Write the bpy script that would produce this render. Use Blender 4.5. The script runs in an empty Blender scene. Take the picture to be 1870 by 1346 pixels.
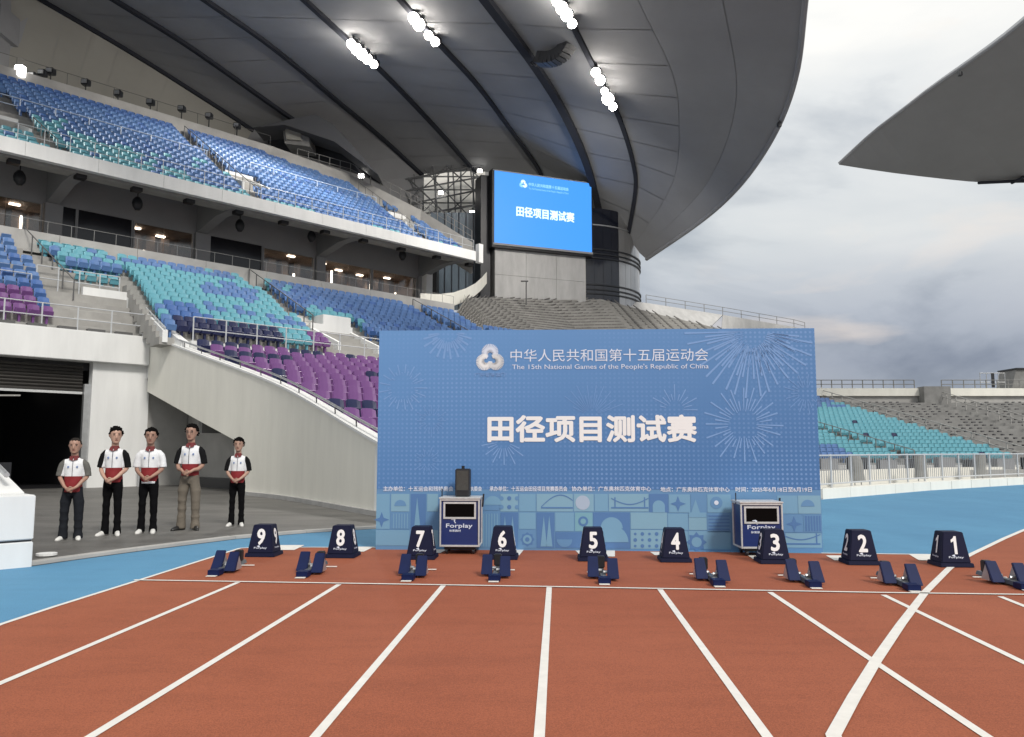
import bpy, bmesh, math, random
from mathutils import Vector, Matrix, noise
random.seed(7)
SC = bpy.context.scene
COL = SC.collection
R = math.radians

# ------------------------------------------------------------ survey of the place
FPX = 1450.0; TH = math.atan(149 / 1450); CZ = 1.42
def ray(px, py):
    u = (px - 935) / FPX; v = (673 - py) / FPX
    return (u, math.cos(TH) - math.sin(TH) * v, math.sin(TH) + math.cos(TH) * v)
AN = math.atan2(.716, .698)
US = (math.cos(AN), math.sin(AN)); NS = (-US[1], US[0])
def D(px, py, d):
    r = ray(px, py); k = d / r[1]; return Vector((r[0] * k, d, CZ + r[2] * k))
def G(px, py, z=0.0):
    r = ray(px, py); k = (z - CZ) / r[2]; return Vector((r[0] * k, r[1] * k, z))
def T(px, py, t):
    r = ray(px, py); k = t / (r[0] * NS[0] + r[1] * NS[1]); return Vector((r[0] * k, r[1] * k, CZ + r[2] * k))
def S(p): return p[0] * US[0] + p[1] * US[1]
def TT(p): return p[0] * NS[0] + p[1] * NS[1]
def W(s, t, z): return Vector((s * US[0] + t * NS[0], s * US[1] + t * NS[1], z))
def lerp(a, b, f): return a + (b - a) * f
def interp(x, tab):
    if x <= tab[0][0]: return tab[0][1]
    for (a, va), (b, vb) in zip(tab, tab[1:]):
        if x <= b: return va + (vb - va) * (x - a) / (b - a)
    return tab[-1][1]

# ------------------------------------------------------------ camera
cam = bpy.data.cameras.new('camera'); camo = bpy.data.objects.new('camera', cam); COL.objects.link(camo)
cam.sensor_width = 36; cam.lens = 36 * FPX / 1870; cam.clip_end = 2000; cam.clip_start = .05
camo.location = (0, 0, CZ); camo.rotation_euler = (R(90) + TH, 0, 0)
SC.camera = camo

# ------------------------------------------------------------ sky and sun
world = bpy.data.worlds.new('World'); SC.world = world; world.use_nodes = True
nt = world.node_tree; nt.nodes.clear()
def N(tree, typ, **kw):
    n = tree.nodes.new(typ)
    for k, v in kw.items(): setattr(n, k, v)
    return n
SUN_EL, SUN_AZ = R(42), R(150)     # azimuth measured clockwise from +Y
sky = N(nt, 'ShaderNodeTexSky', sky_type='NISHITA'); sky.sun_disc = False
sky.sun_elevation = SUN_EL; sky.sun_rotation = SUN_AZ; sky.air_density = 1.2; sky.dust_density = 3
bg1 = N(nt, 'ShaderNodeBackground'); bg1.inputs[1].default_value = .1
nt.links.new(sky.outputs[0], bg1.inputs[0])
tc = N(nt, 'ShaderNodeTexCoord')
mp = N(nt, 'ShaderNodeMapping'); mp.inputs['Scale'].default_value = (1.0, 1.0, 2.6); mp.inputs['Location'].default_value = (.35, .1, .0)
nt.links.new(tc.outputs['Generated'], mp.inputs[0])
no = N(nt, 'ShaderNodeTexNoise'); no.inputs['Scale'].default_value = 2.3; no.inputs['Detail'].default_value = 8; no.inputs['Roughness'].default_value = .52; no.inputs['Distortion'].default_value = .4
nt.links.new(mp.outputs[0], no.inputs[0])
cr = N(nt, 'ShaderNodeValToRGB'); nt.links.new(no.outputs[0], cr.inputs[0])
e = cr.color_ramp.elements
e[0].position = .33; e[0].color = (.40, .435, .485, 1); e[1].position = .64; e[1].color = (.86, .85, .83, 1)
x = e.new(.46); x.color = (.72, .735, .745, 1)
sep = N(nt, 'ShaderNodeSeparateXYZ'); nt.links.new(tc.outputs['Generated'], sep.inputs[0])
hr = N(nt, 'ShaderNodeValToRGB'); nt.links.new(sep.outputs[2], hr.inputs[0])
h = hr.color_ramp.elements
h[0].position = 0; h[0].color = (.40, .435, .47, 1); h[1].position = .5; h[1].color = (.98, .97, .94, 1)
for p_, c_ in ((.05, (.37, .405, .47, 1)), (.10, (.36, .39, .47, 1)), (.16, (.50, .525, .585, 1)), (.25, (.73, .745, .75, 1)), (.36, (.84, .845, .84, 1))):
    y = h.new(p_); y.color = c_
mul = N(nt, 'ShaderNodeMixRGB', blend_type='MULTIPLY'); mul.inputs[0].default_value = 1
nt.links.new(cr.outputs[0], mul.inputs[1]); nt.links.new(hr.outputs[0], mul.inputs[2])
# peach patches where the low sun catches cloud tops
no2 = N(nt, 'ShaderNodeTexNoise'); no2.inputs['Scale'].default_value = 3.1; no2.inputs['Detail'].default_value = 6; no2.inputs['Distortion'].default_value = .6
mp2 = N(nt, 'ShaderNodeMapping'); mp2.inputs['Scale'].default_value = (1, 1, 3.2); mp2.inputs['Location'].default_value = (1.86, 1.53, .489)
nt.links.new(tc.outputs['Generated'], mp2.inputs[0]); nt.links.new(mp2.outputs[0], no2.inputs[0])
cr2 = N(nt, 'ShaderNodeValToRGB'); nt.links.new(no2.outputs[0], cr2.inputs[0])
cr2.color_ramp.elements[0].position = .57; cr2.color_ramp.elements[0].color = (0, 0, 0, 1)
cr2.color_ramp.elements[1].position = .70; cr2.color_ramp.elements[1].color = (.38, .38, .38, 1)
mx = N(nt, 'ShaderNodeMixRGB'); nt.links.new(cr2.outputs[0], mx.inputs[0]); nt.links.new(mul.outputs[0], mx.inputs[1])
mx.inputs[2].default_value = (.76, .64, .54, 1)
bg2 = N(nt, 'ShaderNodeBackground'); bg2.inputs[1].default_value = 1.0; nt.links.new(mx.outputs[0], bg2.inputs[0])
ms = N(nt, 'ShaderNodeMixShader'); ms.inputs[0].default_value = .93
nt.links.new(bg1.outputs[0], ms.inputs[1]); nt.links.new(bg2.outputs[0], ms.inputs[2])
wo = N(nt, 'ShaderNodeOutputWorld'); nt.links.new(ms.outputs[0], wo.inputs[0])
sl = bpy.data.lights.new('sun', 'SUN'); sl.energy = 1.8; sl.angle = R(12); sl.color = (1, .95, .88)
so = bpy.data.objects.new('sun', sl); COL.objects.link(so)
dv = Vector((math.sin(SUN_AZ) * math.cos(SUN_EL), math.cos(SUN_AZ) * math.cos(SUN_EL), math.sin(SUN_EL)))
so.rotation_euler = dv.to_track_quat('Z', 'Y').to_euler()
SC.view_settings.view_transform = 'Standard'; SC.view_settings.look = 'None'
SC.view_settings.gamma = 1; SC.view_settings.exposure = 0.45; SC.view_settings.use_curve_mapping = False
SC.render.engine = 'CYCLES'; SC.cycles.use_denoising = True; SC.cycles.max_bounces = 8; SC.cycles.diffuse_bounces = 5

# ------------------------------------------------------------ materials
MATS = {}
def mat(name, col, rough=.6, var=.0, scale=4.0, bump=.0, bscale=None, metal=0.0, col2=None, detail=6, emit=None, es=0, stretch=None, spec=None):
    if name in MATS: return MATS[name]
    m = bpy.data.materials.new(name); m.use_nodes = True; t = m.node_tree; b = t.nodes['Principled BSDF']
    b.inputs['Roughness'].default_value = rough; b.inputs['Metallic'].default_value = metal
    if spec is not None: b.inputs['Specular IOR Level'].default_value = spec
    b.inputs['Base Color'].default_value = (*col, 1)
    if var or col2 or bump:
        g = N(t, 'ShaderNodeTexCoord'); mpn = N(t, 'ShaderNodeMapping'); t.links.new(g.outputs['Object'], mpn.inputs[0])
        if stretch: mpn.inputs['Scale'].default_value = stretch
    if var or col2:
        n = N(t, 'ShaderNodeTexNoise'); n.inputs['Scale'].default_value = scale; n.inputs['Detail'].default_value = detail; n.inputs['Roughness'].default_value = .62
        t.links.new(mpn.outputs[0], n.inputs[0])
        c = N(t, 'ShaderNodeValToRGB'); t.links.new(n.outputs[0], c.inputs[0])
        c2 = col2 or tuple(min(1, q * (1 + var)) for q in col)
        c1 = col if col2 else tuple(q * (1 - var) for q in col)
        c.color_ramp.elements[0].position = .32; c.color_ramp.elements[0].color = (*c1, 1)
        c.color_ramp.elements[1].position = .68; c.color_ramp.elements[1].color = (*c2, 1)
        t.links.new(c.outputs[0], b.inputs['Base Color'])
    if bump:
        n2 = N(t, 'ShaderNodeTexNoise'); n2.inputs['Scale'].default_value = bscale or scale * 10; n2.inputs['Detail'].default_value = 4
        t.links.new(mpn.outputs[0], n2.inputs[0])
        bp = N(t, 'ShaderNodeBump'); bp.inputs['Strength'].default_value = bump; bp.inputs['Distance'].default_value = .02
        t.links.new(n2.outputs[0], bp.inputs['Height']); t.links.new(bp.outputs[0], b.inputs['Normal'])
    if emit:
        b.inputs['Emission Color'].default_value = (*emit, 1); b.inputs['Emission Strength'].default_value = es
    MATS[name] = m; return m

def track_mat(name, c1, c2, stain):
    m = bpy.data.materials.new(name); m.use_nodes = True; t = m.node_tree; b = t.nodes['Principled BSDF']
    g = N(t, 'ShaderNodeTexCoord')
    def noi(sc, det=5, st=(1, 1, 1)):
        mpn = N(t, 'ShaderNodeMapping'); mpn.inputs['Scale'].default_value = st; t.links.new(g.outputs['Object'], mpn.inputs[0])
        n = N(t, 'ShaderNodeTexNoise'); n.inputs['Scale'].default_value = sc; n.inputs['Detail'].default_value = det
        n.inputs['Roughness'].default_value = .65; t.links.new(mpn.outputs[0], n.inputs[0]); return n
    a = noi(.55, 6, (1, .35, 1)); f = noi(140, 2); w = noi(2.2, 7, (.5, 1.6, 1))
    r1 = N(t, 'ShaderNodeValToRGB'); t.links.new(a.outputs[0], r1.inputs[0])
    r1.color_ramp.elements[0].position = .3; r1.color_ramp.elements[0].color = (*c1, 1); r1.color_ramp.elements[1].position = .7; r1.color_ramp.elements[1].color = (*c2, 1)
    r2 = N(t, 'ShaderNodeValToRGB'); t.links.new(w.outputs[0], r2.inputs[0])
    r2.color_ramp.elements[0].position = .28; r2.color_ramp.elements[0].color = (stain, stain, stain, 1); r2.color_ramp.elements[1].position = .55; r2.color_ramp.elements[1].color = (1, 1, 1, 1)
    r3 = N(t, 'ShaderNodeValToRGB'); t.links.new(f.outputs[0], r3.inputs[0])
    r3.color_ramp.elements[0].position = .35; r3.color_ramp.elements[0].color = (.74, .74, .74, 1); r3.color_ramp.elements[1].position = .65; r3.color_ramp.elements[1].color = (1.2, 1.2, 1.2, 1)
    q = N(t, 'ShaderNodeMixRGB', blend_type='MULTIPLY'); q.inputs[0].default_value = 1; t.links.new(r1.outputs[0], q.inputs[1]); t.links.new(r2.outputs[0], q.inputs[2])
    q2 = N(t, 'ShaderNodeMixRGB', blend_type='MULTIPLY'); q2.inputs[0].default_value = 1; t.links.new(q.outputs[0], q2.inputs[1]); t.links.new(r3.outputs[0], q2.inputs[2])
    t.links.new(q2.outputs[0], b.inputs['Base Color']); b.inputs['Roughness'].default_value = .75; b.inputs['Specular IOR Level'].default_value = .3
    bp = N(t, 'ShaderNodeBump'); bp.inputs['Strength'].default_value = .35; bp.inputs['Distance'].default_value = .004
    t.links.new(f.outputs[0], bp.inputs['Height']); t.links.new(bp.outputs[0], b.inputs['Normal'])
    MATS[name] = m; return m

M_red = track_mat('red_track', (.285, .080, .038), (.335, .101, .050), .86)
M_blue = track_mat('blue_track', (.082, .235, .40), (.104, .285, .46), .92)
M_floor = mat('gate_floor', (.085, .083, .078), .5, col2=(.155, .150, .142), scale=.9, bump=.25, bscale=60, stretch=(.6, 1.6, 1))
M_ground = mat('ground', (.22, .22, .21), .9, .15, .2)
M_line = mat('line_paint', (.72, .70, .66), .6, .06, 9, .1, 120)
M_white = mat('white_wall', (.72, .73, .725), .7, .06, 1.1, .08, 14, stretch=(1.6, 1.6, .3))
M_cream = mat('cream_wall', (.80, .79, .72), .7, .055, .9, .08, 14, stretch=(1.6, 1.6, .35))
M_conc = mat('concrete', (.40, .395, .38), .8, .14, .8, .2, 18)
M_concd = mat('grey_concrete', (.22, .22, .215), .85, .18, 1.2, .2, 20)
M_slab = mat('fairfaced_concrete', (.42, .42, .415), .75, .12, .9, .2, 9, stretch=(2, 2, .5))
M_soffit = mat('soffit_paint', (.25, .255, .265), .8, .06, .5)
M_dark = mat('dark_metal', (.018, .020, .025), .45)
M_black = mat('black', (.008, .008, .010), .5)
M_steel = mat('steel', (.50, .51, .52), .35, .1, 5, metal=.7)
M_alu = mat('aluminium', (.60, .61, .61), .4, .1, 20, metal=.3)
M_rail = mat('rail_paint', (.48, .50, .52), .4, .05, 4)
M_raild = mat('dark_rail', (.10, .10, .10), .45)
M_blank = mat('step_concrete', (.33, .325, .31), .85, .12, 1.5, .15, 20)
M_purple = mat('purple_plastic', (.17, .065, .225), .42, .12, 1.3)
M_navy = mat('navy_plastic', (.012, .018, .075), .42, .1, 2)
M_sblue = mat('blue_plastic', (.095, .195, .42), .42, .14, 1.1)
M_sblue2 = mat('deep_blue_plastic', (.062, .145, .38), .42, .14, 1.1)
M_teal = mat('teal_plastic', (.125, .37, .45), .42, .14, 1.1)
M_roof = mat('roof_panel', (.255, .26, .268), .75, .07, .25, .05, 2)
M_roofj = mat('roof_joint', (.28, .29, .30), .7)
M_rbeige = mat('roof_beige', (.30, .295, .265), .7, .05, .3)
M_rtop = mat('roof_top', (.62, .63, .64), .4)
M_rib = mat('rib_metal', (.034, .037, .046), .8, spec=.1)
M_glassb = mat('blue_glass', (.13, .17, .21), .25, .1, .5, spec=.6)
M_blackglass = mat('black_glass', (.010, .012, .020), .12, spec=.7)
M_drum = mat('drum_metal', (.42, .42, .42), .3, .08, .6, metal=.75)
M_brown = mat('brown_wood', (.27, .19, .145), .6, .3, 1.2)
M_lampw = mat('warm_lamp', (.9, .8, .7), .5, emit=(1, .82, .66), es=8)
M_flood = mat('flood_lamp', (1, .98, .95), .5, emit=(1, .93, .85), es=45)
M_lamp2 = mat('small_lamp', (1, 1, 1), .5, emit=(1, .97, .92), es=6)
M_screen = mat('screen_blue', (.0, .0, .0), .6, emit=(.050, .285, .86), es=1.0)
M_screent = mat('screen_white', (.0, .0, .0), .6, emit=(.75, .95, 1.0), es=1.0)
M_screent2 = mat('screen_pale', (.0, .0, .0), .6, emit=(.30, .66, .95), es=1.0)

# ------------------------------------------------------------ mesh building
MW = {}
def tag(o, label=None, cat=None, group=None, kind=None):
    if label: o['label'] = label
    if cat: o['category'] = cat
    if group: o['group'] = group
    if kind: o['kind'] = kind
    return o
def thing(name, label, cat, loc=(0, 0, 0), rz=0.0, group=None):
    o = bpy.data.objects.new(name, None); COL.objects.link(o); o.empty_display_size = .2
    o.location = loc; o.rotation_euler = (0, 0, rz)
    MW[o.name] = Matrix.Translation(Vector(loc)) @ Matrix.Rotation(rz, 4, 'Z')
    return tag(o, label, cat, group)
class MB:
    def __init__(s): s.v = []; s.f = []; s.m = []; s.mi = 0
    def add(s, vs, fs):
        b = len(s.v); s.v += [Vector(q) for q in vs]
        for f in fs: s.f.append([b + i for i in f]); s.m.append(s.mi)
    def hexa(s, p):   # p: 4 bottom, 4 top (ccw)
        s.add(p, [(3, 2, 1, 0), (4, 5, 6, 7), (0, 1, 5, 4), (1, 2, 6, 5), (2, 3, 7, 6), (3, 0, 4, 7)])
    def box(s, x0, x1, y0, y1, z0, z1):
        s.hexa([(x0, y0, z0), (x1, y0, z0), (x1, y1, z0), (x0, y1, z0), (x0, y0, z1), (x1, y0, z1), (x1, y1, z1), (x0, y1, z1)])
    def sbox(s, s0, s1, t0, t1, z0, z1, za=None, zb=None):
        # za/zb: optional bottom/top heights at t1
        zb0 = z0 if za is None else za; zb1 = z1 if zb is None else zb
        s.hexa([W(s0, t0, z0), W(s1, t0, z0), W(s1, t1, zb0), W(s0, t1, zb0), W(s0, t0, z1), W(s1, t0, z1), W(s1, t1, zb1), W(s0, t1, zb1)])
    def prism(s, pts0, pts1):   # two matching polygons
        n = len(pts0); s.add(list(pts0) + list(pts1), [tuple(range(n))[::-1], tuple(range(n, 2 * n))] + [(i, (i + 1) % n, n + (i + 1) % n, n + i) for i in range(n)])
    def tube(s, a, b, r, n=6, r2=None):
        a = Vector(a); b = Vector(b); d = b - a
        if d.length < 1e-5: return
        q = d.to_track_quat('Z', 'Y'); r2 = r if r2 is None else r2
        p0 = [a + q @ Vector((math.cos(2 * math.pi * i / n) * r, math.sin(2 * math.pi * i / n) * r, 0)) for i in range(n)]
        p1 = [b + q @ Vector((math.cos(2 * math.pi * i / n) * r2, math.sin(2 * math.pi * i / n) * r2, 0)) for i in range(n)]
        s.prism(p0, p1)
    def path(s, pts, r, n=6):
        for a, b in zip(pts, pts[1:]): s.tube(a, b, r, n)
    def sweep(s, pts, prof_fn):  # continuous loft: prof_fn(i, p) -> ring of points
        rings = [prof_fn(i, p) for i, p in enumerate(pts)]; n = len(rings[0]); b = len(s.v)
        for r_ in rings: s.v += [Vector(q) for q in r_]
        for k in range(len(rings) - 1):
            for i in range(n):
                j = (i + 1) % n
                s.f.append([b + k * n + i, b + k * n + j, b + (k + 1) * n + j, b + (k + 1) * n + i]); s.m.append(s.mi)
        s.f.append([b + i for i in range(n)][::-1]); s.m.append(s.mi)
        s.f.append([b + (len(rings) - 1) * n + i for i in range(n)]); s.m.append(s.mi)
    def poly(s, pts): s.add(pts, [tuple(range(len(pts)))])
    def build(s, name, mats, parent=None, smooth=False, local=False, bevel=0, fix=True):
        me = bpy.data.meshes.new(name)
        inv = Matrix.Identity(4)
        if parent is not None and not local: inv = MW[parent.name].inverted()
        me.from_pydata([tuple(inv @ q) for q in s.v], [], s.f)
        if not isinstance(mats, (list, tuple)): mats = [mats]
        for q in mats: me.materials.append(q)
        if len(mats) > 1: me.polygons.foreach_set('material_index', s.m)
        if fix or bevel:
            bm = bmesh.new(); bm.from_mesh(me)
            if fix: bmesh.ops.recalc_face_normals(bm, faces=bm.faces)
            if bevel: bmesh.ops.bevel(bm, geom=bm.edges[:], offset=bevel, segments=2, affect='EDGES', clamp_overlap=True)
            bm.to_mesh(me); bm.free()
        if smooth: me.polygons.foreach_set('use_smooth', [True] * len(me.polygons))
        me.update()
        o = bpy.data.objects.new(name, me); COL.objects.link(o)
        if parent is not None: o.parent = parent; MW[o.name] = MW[parent.name]
        else: MW[o.name] = Matrix.Identity(4)
        return o
def clone(o, parent=None, mw=None):
    c = o.copy(); COL.objects.link(c)
    if parent is not None: c.parent = parent; MW[c.name] = MW[parent.name]
    return c
def copy_tree(o):
    c = clone(o)
    for ch in list(o.children):
        d = ch.copy(); COL.objects.link(d); d.parent = c
        for g in list(ch.children):
            q = g.copy(); COL.objects.link(q); q.parent = d
    return c
def part(name, m, parent, fn, **kw):
    b = MB(); fn(b); return b.build(name, m, parent, **kw)
def text_mesh(body, size, bold=0.0, spacing=1.0, align='LEFT', shear=0):
    c = bpy.data.curves.new('lettering', 'FONT'); c.body = body; c.size = size; c.offset = bold; c.space_character = spacing
    c.align_x = align; c.shear = shear; c.resolution_u = 3
    o = bpy.data.objects.new('lettering', c); COL.objects.link(o)
    bpy.context.view_layer.update()
    me = bpy.data.meshes.new_from_object(o.evaluated_get(bpy.context.evaluated_depsgraph_get()))
    bpy.data.objects.remove(o)
    return me
def lettering(body, m, parent, x0, x1, z0, z1, y, bold=0.0, spacing=1.0, name='lettering', mtx=None):
    """Text fitted into the rectangle x0..x1, z0..z1 of the parent's local XZ plane, facing -Y."""
    me = text_mesh(body, 1.0, 0, spacing)
    xs = [v.co.x for v in me.vertices]; ys = [v.co.y for v in me.vertices]
    a, b, c, d = min(xs), max(xs), min(ys), max(ys)
    k = (z1 - z0) / (d - c); off = bold * .9 * k
    vs = []; fs = []; ring = [(0, 0)] + ([(math.cos(i * math.pi / 4), math.sin(i * math.pi / 4)) for i in range(8)] if bold > .015 else [])
    for i, (ox, oz) in enumerate(ring):
        base = len(vs)
        for v in me.vertices:
            q = Vector((x0 + off + (v.co.x - a) / (b - a) * (x1 - x0 - 2 * off) + ox * off, y - .00012 * i, z0 + off + (v.co.y - c) / (d - c) * (z1 - z0 - 2 * off) + oz * off))
            vs.append(tuple(mtx @ q if mtx else q))
        fs += [tuple(base + j for j in p.vertices) for p in me.polygons]
    me2 = bpy.data.meshes.new(name); me2.from_pydata(vs, [], fs); me2.materials.append(m)
    o = bpy.data.objects.new(name, me2); COL.objects.link(o); o.parent = parent
    return o

def railing(label, pts, height=1.0, spacing=1.2, r=.025, m=None, rails=(1.0, .5), cat='railing', group=None, rr=None):
    m = m or M_rail; rr = rr or r * .8
    pts = [Vector(p) for p in pts]
    t = thing('railing', label, cat, pts[0], 0, group)
    first = None; acc = 0.0
    for a, b in zip(pts, pts[1:]):
        L = (b - a).length; n = max(1, round(L / spacing))
        for i in range(n + (1 if b is pts[-1] else 0)):
            p = a.lerp(b, i / n)
            if first is None:
                first = part('post', m, t, lambda q: q.tube(pts[0], pts[0] + Vector((0, 0, height)), r, 6))
            else:
                c = clone(first, t); c.location = p - pts[0]
    for f in rails:
        part('rail', m, t, lambda q: q.path([p + Vector((0, 0, height * f)) for p in pts], rr, 6))
    return t

ORD = ['first', 'second', 'third', 'fourth', 'fifth', 'sixth', 'seventh', 'eighth', 'ninth', 'tenth', 'eleventh', 'twelfth', 'thirteenth']
# ============================================================ GROUND
def sheet(name, pts, z, m, kind='structure', thick=.0):
    b = MB(); b.poly([(p[0], p[1], z) for p in pts]); o = b.build(name, m, fix=False)
    if o.data.polygons[0].normal.z < 0: o.data.flip_normals()
    return tag(o, kind=kind)
sheet('ground', [(-400, -400), (400, -400), (400, 400), (-400, 400)], -.02, M_ground)
# kerb line around the track, then the gate floor behind it
kerb_px = [(-60, 1046), (58, 1033), (150, 1020), (250, 1006.5), (430, 984), (560, 973), (690, 965)]
KP = [G(*q) for q in kerb_px]
KP = [Vector((-13.5, 2.5, 0)), Vector((-8.2, 7.9, 0))] + KP[1:] + [W(13, 11.6, 0), W(18, 10.6, 0)] + [G(*q) for q in [(1503, 912), (1600, 904), (1700, 895.5), (1870, 885)]]
KP += [Vector((27, 35.6, 0)), Vector((40, 37.5, 0)), Vector((60, 34, 0))]
sheet('blue_apron', [(-13.5, -6), (60, -6)] + [(p[0], p[1]) for p in KP[::-1]], 0.0, M_blue)
sheet('concrete_floor', [(p[0], p[1]) for p in KP] + [(60, 90), (-60, 90), (-60, -6), (-13.5, -6)], -.012, M_floor)
lane = Vector((.25, 4.32, 0)).normalized()
OUT = [G(*q) for q in [(-330, 1290), (0, 1142), (100, 1109), (262, 1058), (350, 1030), (438, 1002)]]
# edge of the red track: outer lane line, line behind the start, then the bend on the right
bend = [G(*q) for q in [(1760, 1021), (1777, 1012), (1800, 1001), (1835, 984), (1870, 969)]]
bend += [Vector((11.6, 17.0, 0)), Vector((15.5, 20.6, 0)), Vector((20, 23.8, 0)), Vector((26, 26.6, 0)), Vector((34, 28, 0)), Vector((60, 26, 0))]
backl = [G(470, 1000), G(700, 1000.5), G(1100, 1006), G(1500, 1011), G(1700, 1013.5), G(1757, 1014)]
redpts = [Vector((-4.6, -6, 0))] + OUT + backl + bend + [Vector((60, -6, 0))]
sheet('red_track', redpts, .004, M_red)
LN = [0]
def line(pts, w, z=.008, name='lane_line'):
    b = MB(); pts = [Vector((p[0], p[1], 0)) for p in pts]; L = []; Rr = []
    for i, p in enumerate(pts):
        d = (pts[min(i + 1, len(pts) - 1)] - pts[max(i - 1, 0)]).normalized(); n = Vector((-d.y, d.x, 0)) * w / 2
        L.append(p + n); Rr.append(p - n)
    for i in range(len(pts) - 1):
        q = [L[i], Rr[i], Rr[i + 1], L[i + 1]]; b.add([(v.x, v.y, z) for v in q], [(0, 1, 2, 3)])
    o = b.build(name, M_line, fix=False)
    for p in o.data.polygons:
        if p.normal.z < 0: o.data.flip_normals(); break
    return tag(o, kind='structure')
line([Vector((-4.55, -5, 0))] + OUT, .05)
line([OUT[-1]] + backl[:2], .05, .0085)
line([backl[-3] + Vector((.0, 0, 0)), backl[-2], backl[-1]], .06, .0085)
line([G(1522, 1346) - Vector((1.2, 4.4, 0)), G(1522, 1346), G(1560, 1276), G(1600, 1209), G(1645, 1143), G(1690, 1083), G(1732, 1041), G(1748, 1028)] + bend[:1] + bend[1:], .075, .012)
line([G(245, 1060.5), G(262, 1061), G(1003, 1073), G(1612, 1084), G(1870, 1087.5), G(2100, 1091)], .05, .012, 'start_line')
for a, b_ in [((436, 1064), (0, 1250)), ((620, 1068), (168, 1346)), ((810, 1070), (577, 1346)), ((1003, 1073), (985, 1346)), ((1205, 1077), (1400, 1346)),
              ((1405, 1082), (1800, 1346)), ((1612, 1087), (1870, 1212)), ((1825, 1090), (2030, 1172)), ((2035, 1092), (2330, 1190))]:
    A = G(*a); B = G(*b_); d = (B - A).normalized(); line([A + d * .02, A + d * 13.5], .055)
# small painted wedges behind the lane boxes
for px, py, w, h_ in [(533, 1001, 46, 9), (660, 1004, 46, 9), (800, 1007, 40, 8), (946, 1010, 22, 11), (1062, 1011, 22, 9), (1112, 1012, 22, 11), (1198, 1012, 22, 6), (1385, 1020, 42, 11), (1528, 1020, 40, 9), (1683, 1019, 46, 11)]:
    sg = 1 if px < 1010 else -1
    b = MB(); q = [G(px - w / 2, py - h_ / 2), G(px + w / 2, py - h_ / 2), G(px + sg * w * .1 if sg > 0 else px + w / 2, py + h_ / 2), G(px - w / 2 if sg > 0 else px - sg * w * -.1, py + h_ / 2)]
    b.add([(v.x, v.y, .0095) for v in q], [(0, 3, 2, 1)]); o = b.build('painted_mark', M_line, fix=False); tag(o, kind='structure')
    if o.data.polygons[0].normal.z < 0: o.data.flip_normals()
# kerb stones: left low strip, right plinth
def kerb(pts, w, h_, name, m):
    b = MB(); pts = [Vector((p[0], p[1], 0)) for p in pts]
    for a, c in zip(pts, pts[1:]):
        n1 = Vector((-(c - a).y, (c - a).x, 0)).normalized() * w
        L = (c - a).length; k = max(1, round(L / 1.5))
        for i in range(k):
            p = a.lerp(c, i / k + .002); q = a.lerp(c, (i + 1) / k - .002)
            b.hexa([p - Vector((0, 0, .03)), q - Vector((0, 0, .03)), q + n1 - Vector((0, 0, .03)), p + n1 - Vector((0, 0, .03)), p + Vector((0, 0, h_)), q + Vector((0, 0, h_)), q + n1 + Vector((0, 0, h_)), p + n1 + Vector((0, 0, h_))])
    return tag(b.build(name, m), kind='structure')
kerb(KP[2:11], .17, .04, 'kerb', M_conc)
line([p - Vector((-.02, .05, 0)) for p in KP[2:10]], .05, .003, 'drain_slot').data.materials[0] = M_dark
kerb(KP[10:], .5, .30, 'kerb_plinth', M_cream)
tag(part('floor_plate', M_white, None, lambda b: b.tube(G(85, 1014) , G(85, 1014) + Vector((0, 0, .03)), .13, 14)), 'white round plate lying flat on the gate floor beside the white block', 'floor plate')

# ============================================================ GRANDSTAND
def seat_mesh(name, m):
    b = MB(); w = .236
    # back shell: three columns bent forward at the sides, rounded top
    cols = [(-w, -.05, .82), (-w * .62, .0, .87), (0, .015, .88), (w * .62, .0, .87), (w, -.05, .82)]
    vs = []; fs = []
    for k, (dy) in enumerate((0, .035)):
        for (x_, y_, zt) in cols:
            vs += [(x_, y_ + dy - .02, .44), (x_, y_ + dy + .02, .66), (x_, y_ + dy + .05, zt)]
    n = len(cols)
    for i in range(n - 1):
        for j in range(2):
            a = i * 3 + j; fs.append((a, a + 3, a + 4, a + 1)); c = a + n * 3; fs.append((c, c + 1, c + 4, c + 3))
        a = i * 3 + 2; fs.append((a, a + 3, a + 3 + n * 3, a + n * 3))
    fs += [(0, 1, 16, 15), (1, 2, 17, 16), (12, 27, 28, 13), (13, 28, 29, 14)]
    b.add(vs, fs)
    # tip-up pan and its foot
    b.hexa([(-w * .92, -.20, .36), (w * .92, -.20, .36), (w * .92, -.05, .36), (-w * .92, -.05, .36), (-w * .88, -.30, .60), (w * .88, -.30, .60), (w * .88, -.26, .62), (-w * .88, -.26, .62)])
    b.hexa([(-.04, -.08, 0), (.04, -.08, 0), (.04, .05, 0), (-.04, .05, 0), (-.05, -.12, .40), (.05, -.12, .40), (.05, .05, .44), (-.05, .05, .44)])
    me_o = b.build(name, m); me = me_o.data; bpy.data.objects.remove(me_o); return me
SEATM = {k: seat_mesh('seat', m) for k, m in (('p', M_purple), ('n', M_navy), ('b', M_sblue), ('d', M_sblue2), ('t', M_teal))}
SMATS = {'p': 0, 'n': 1, 'b': 2, 'd': 3, 't': 4}
SML = [M_purple, M_navy, M_sblue, M_sblue2, M_teal]
def in_view(p):
    x_, y_, z_ = p; z_ -= CZ
    f = y_ * math.cos(TH) + z_ * math.sin(TH); v = -y_ * math.sin(TH) + z_ * math.cos(TH)
    return f > 1 and abs(x_ / f * FPX) < 960 and abs(v / f * FPX) < 700
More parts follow.
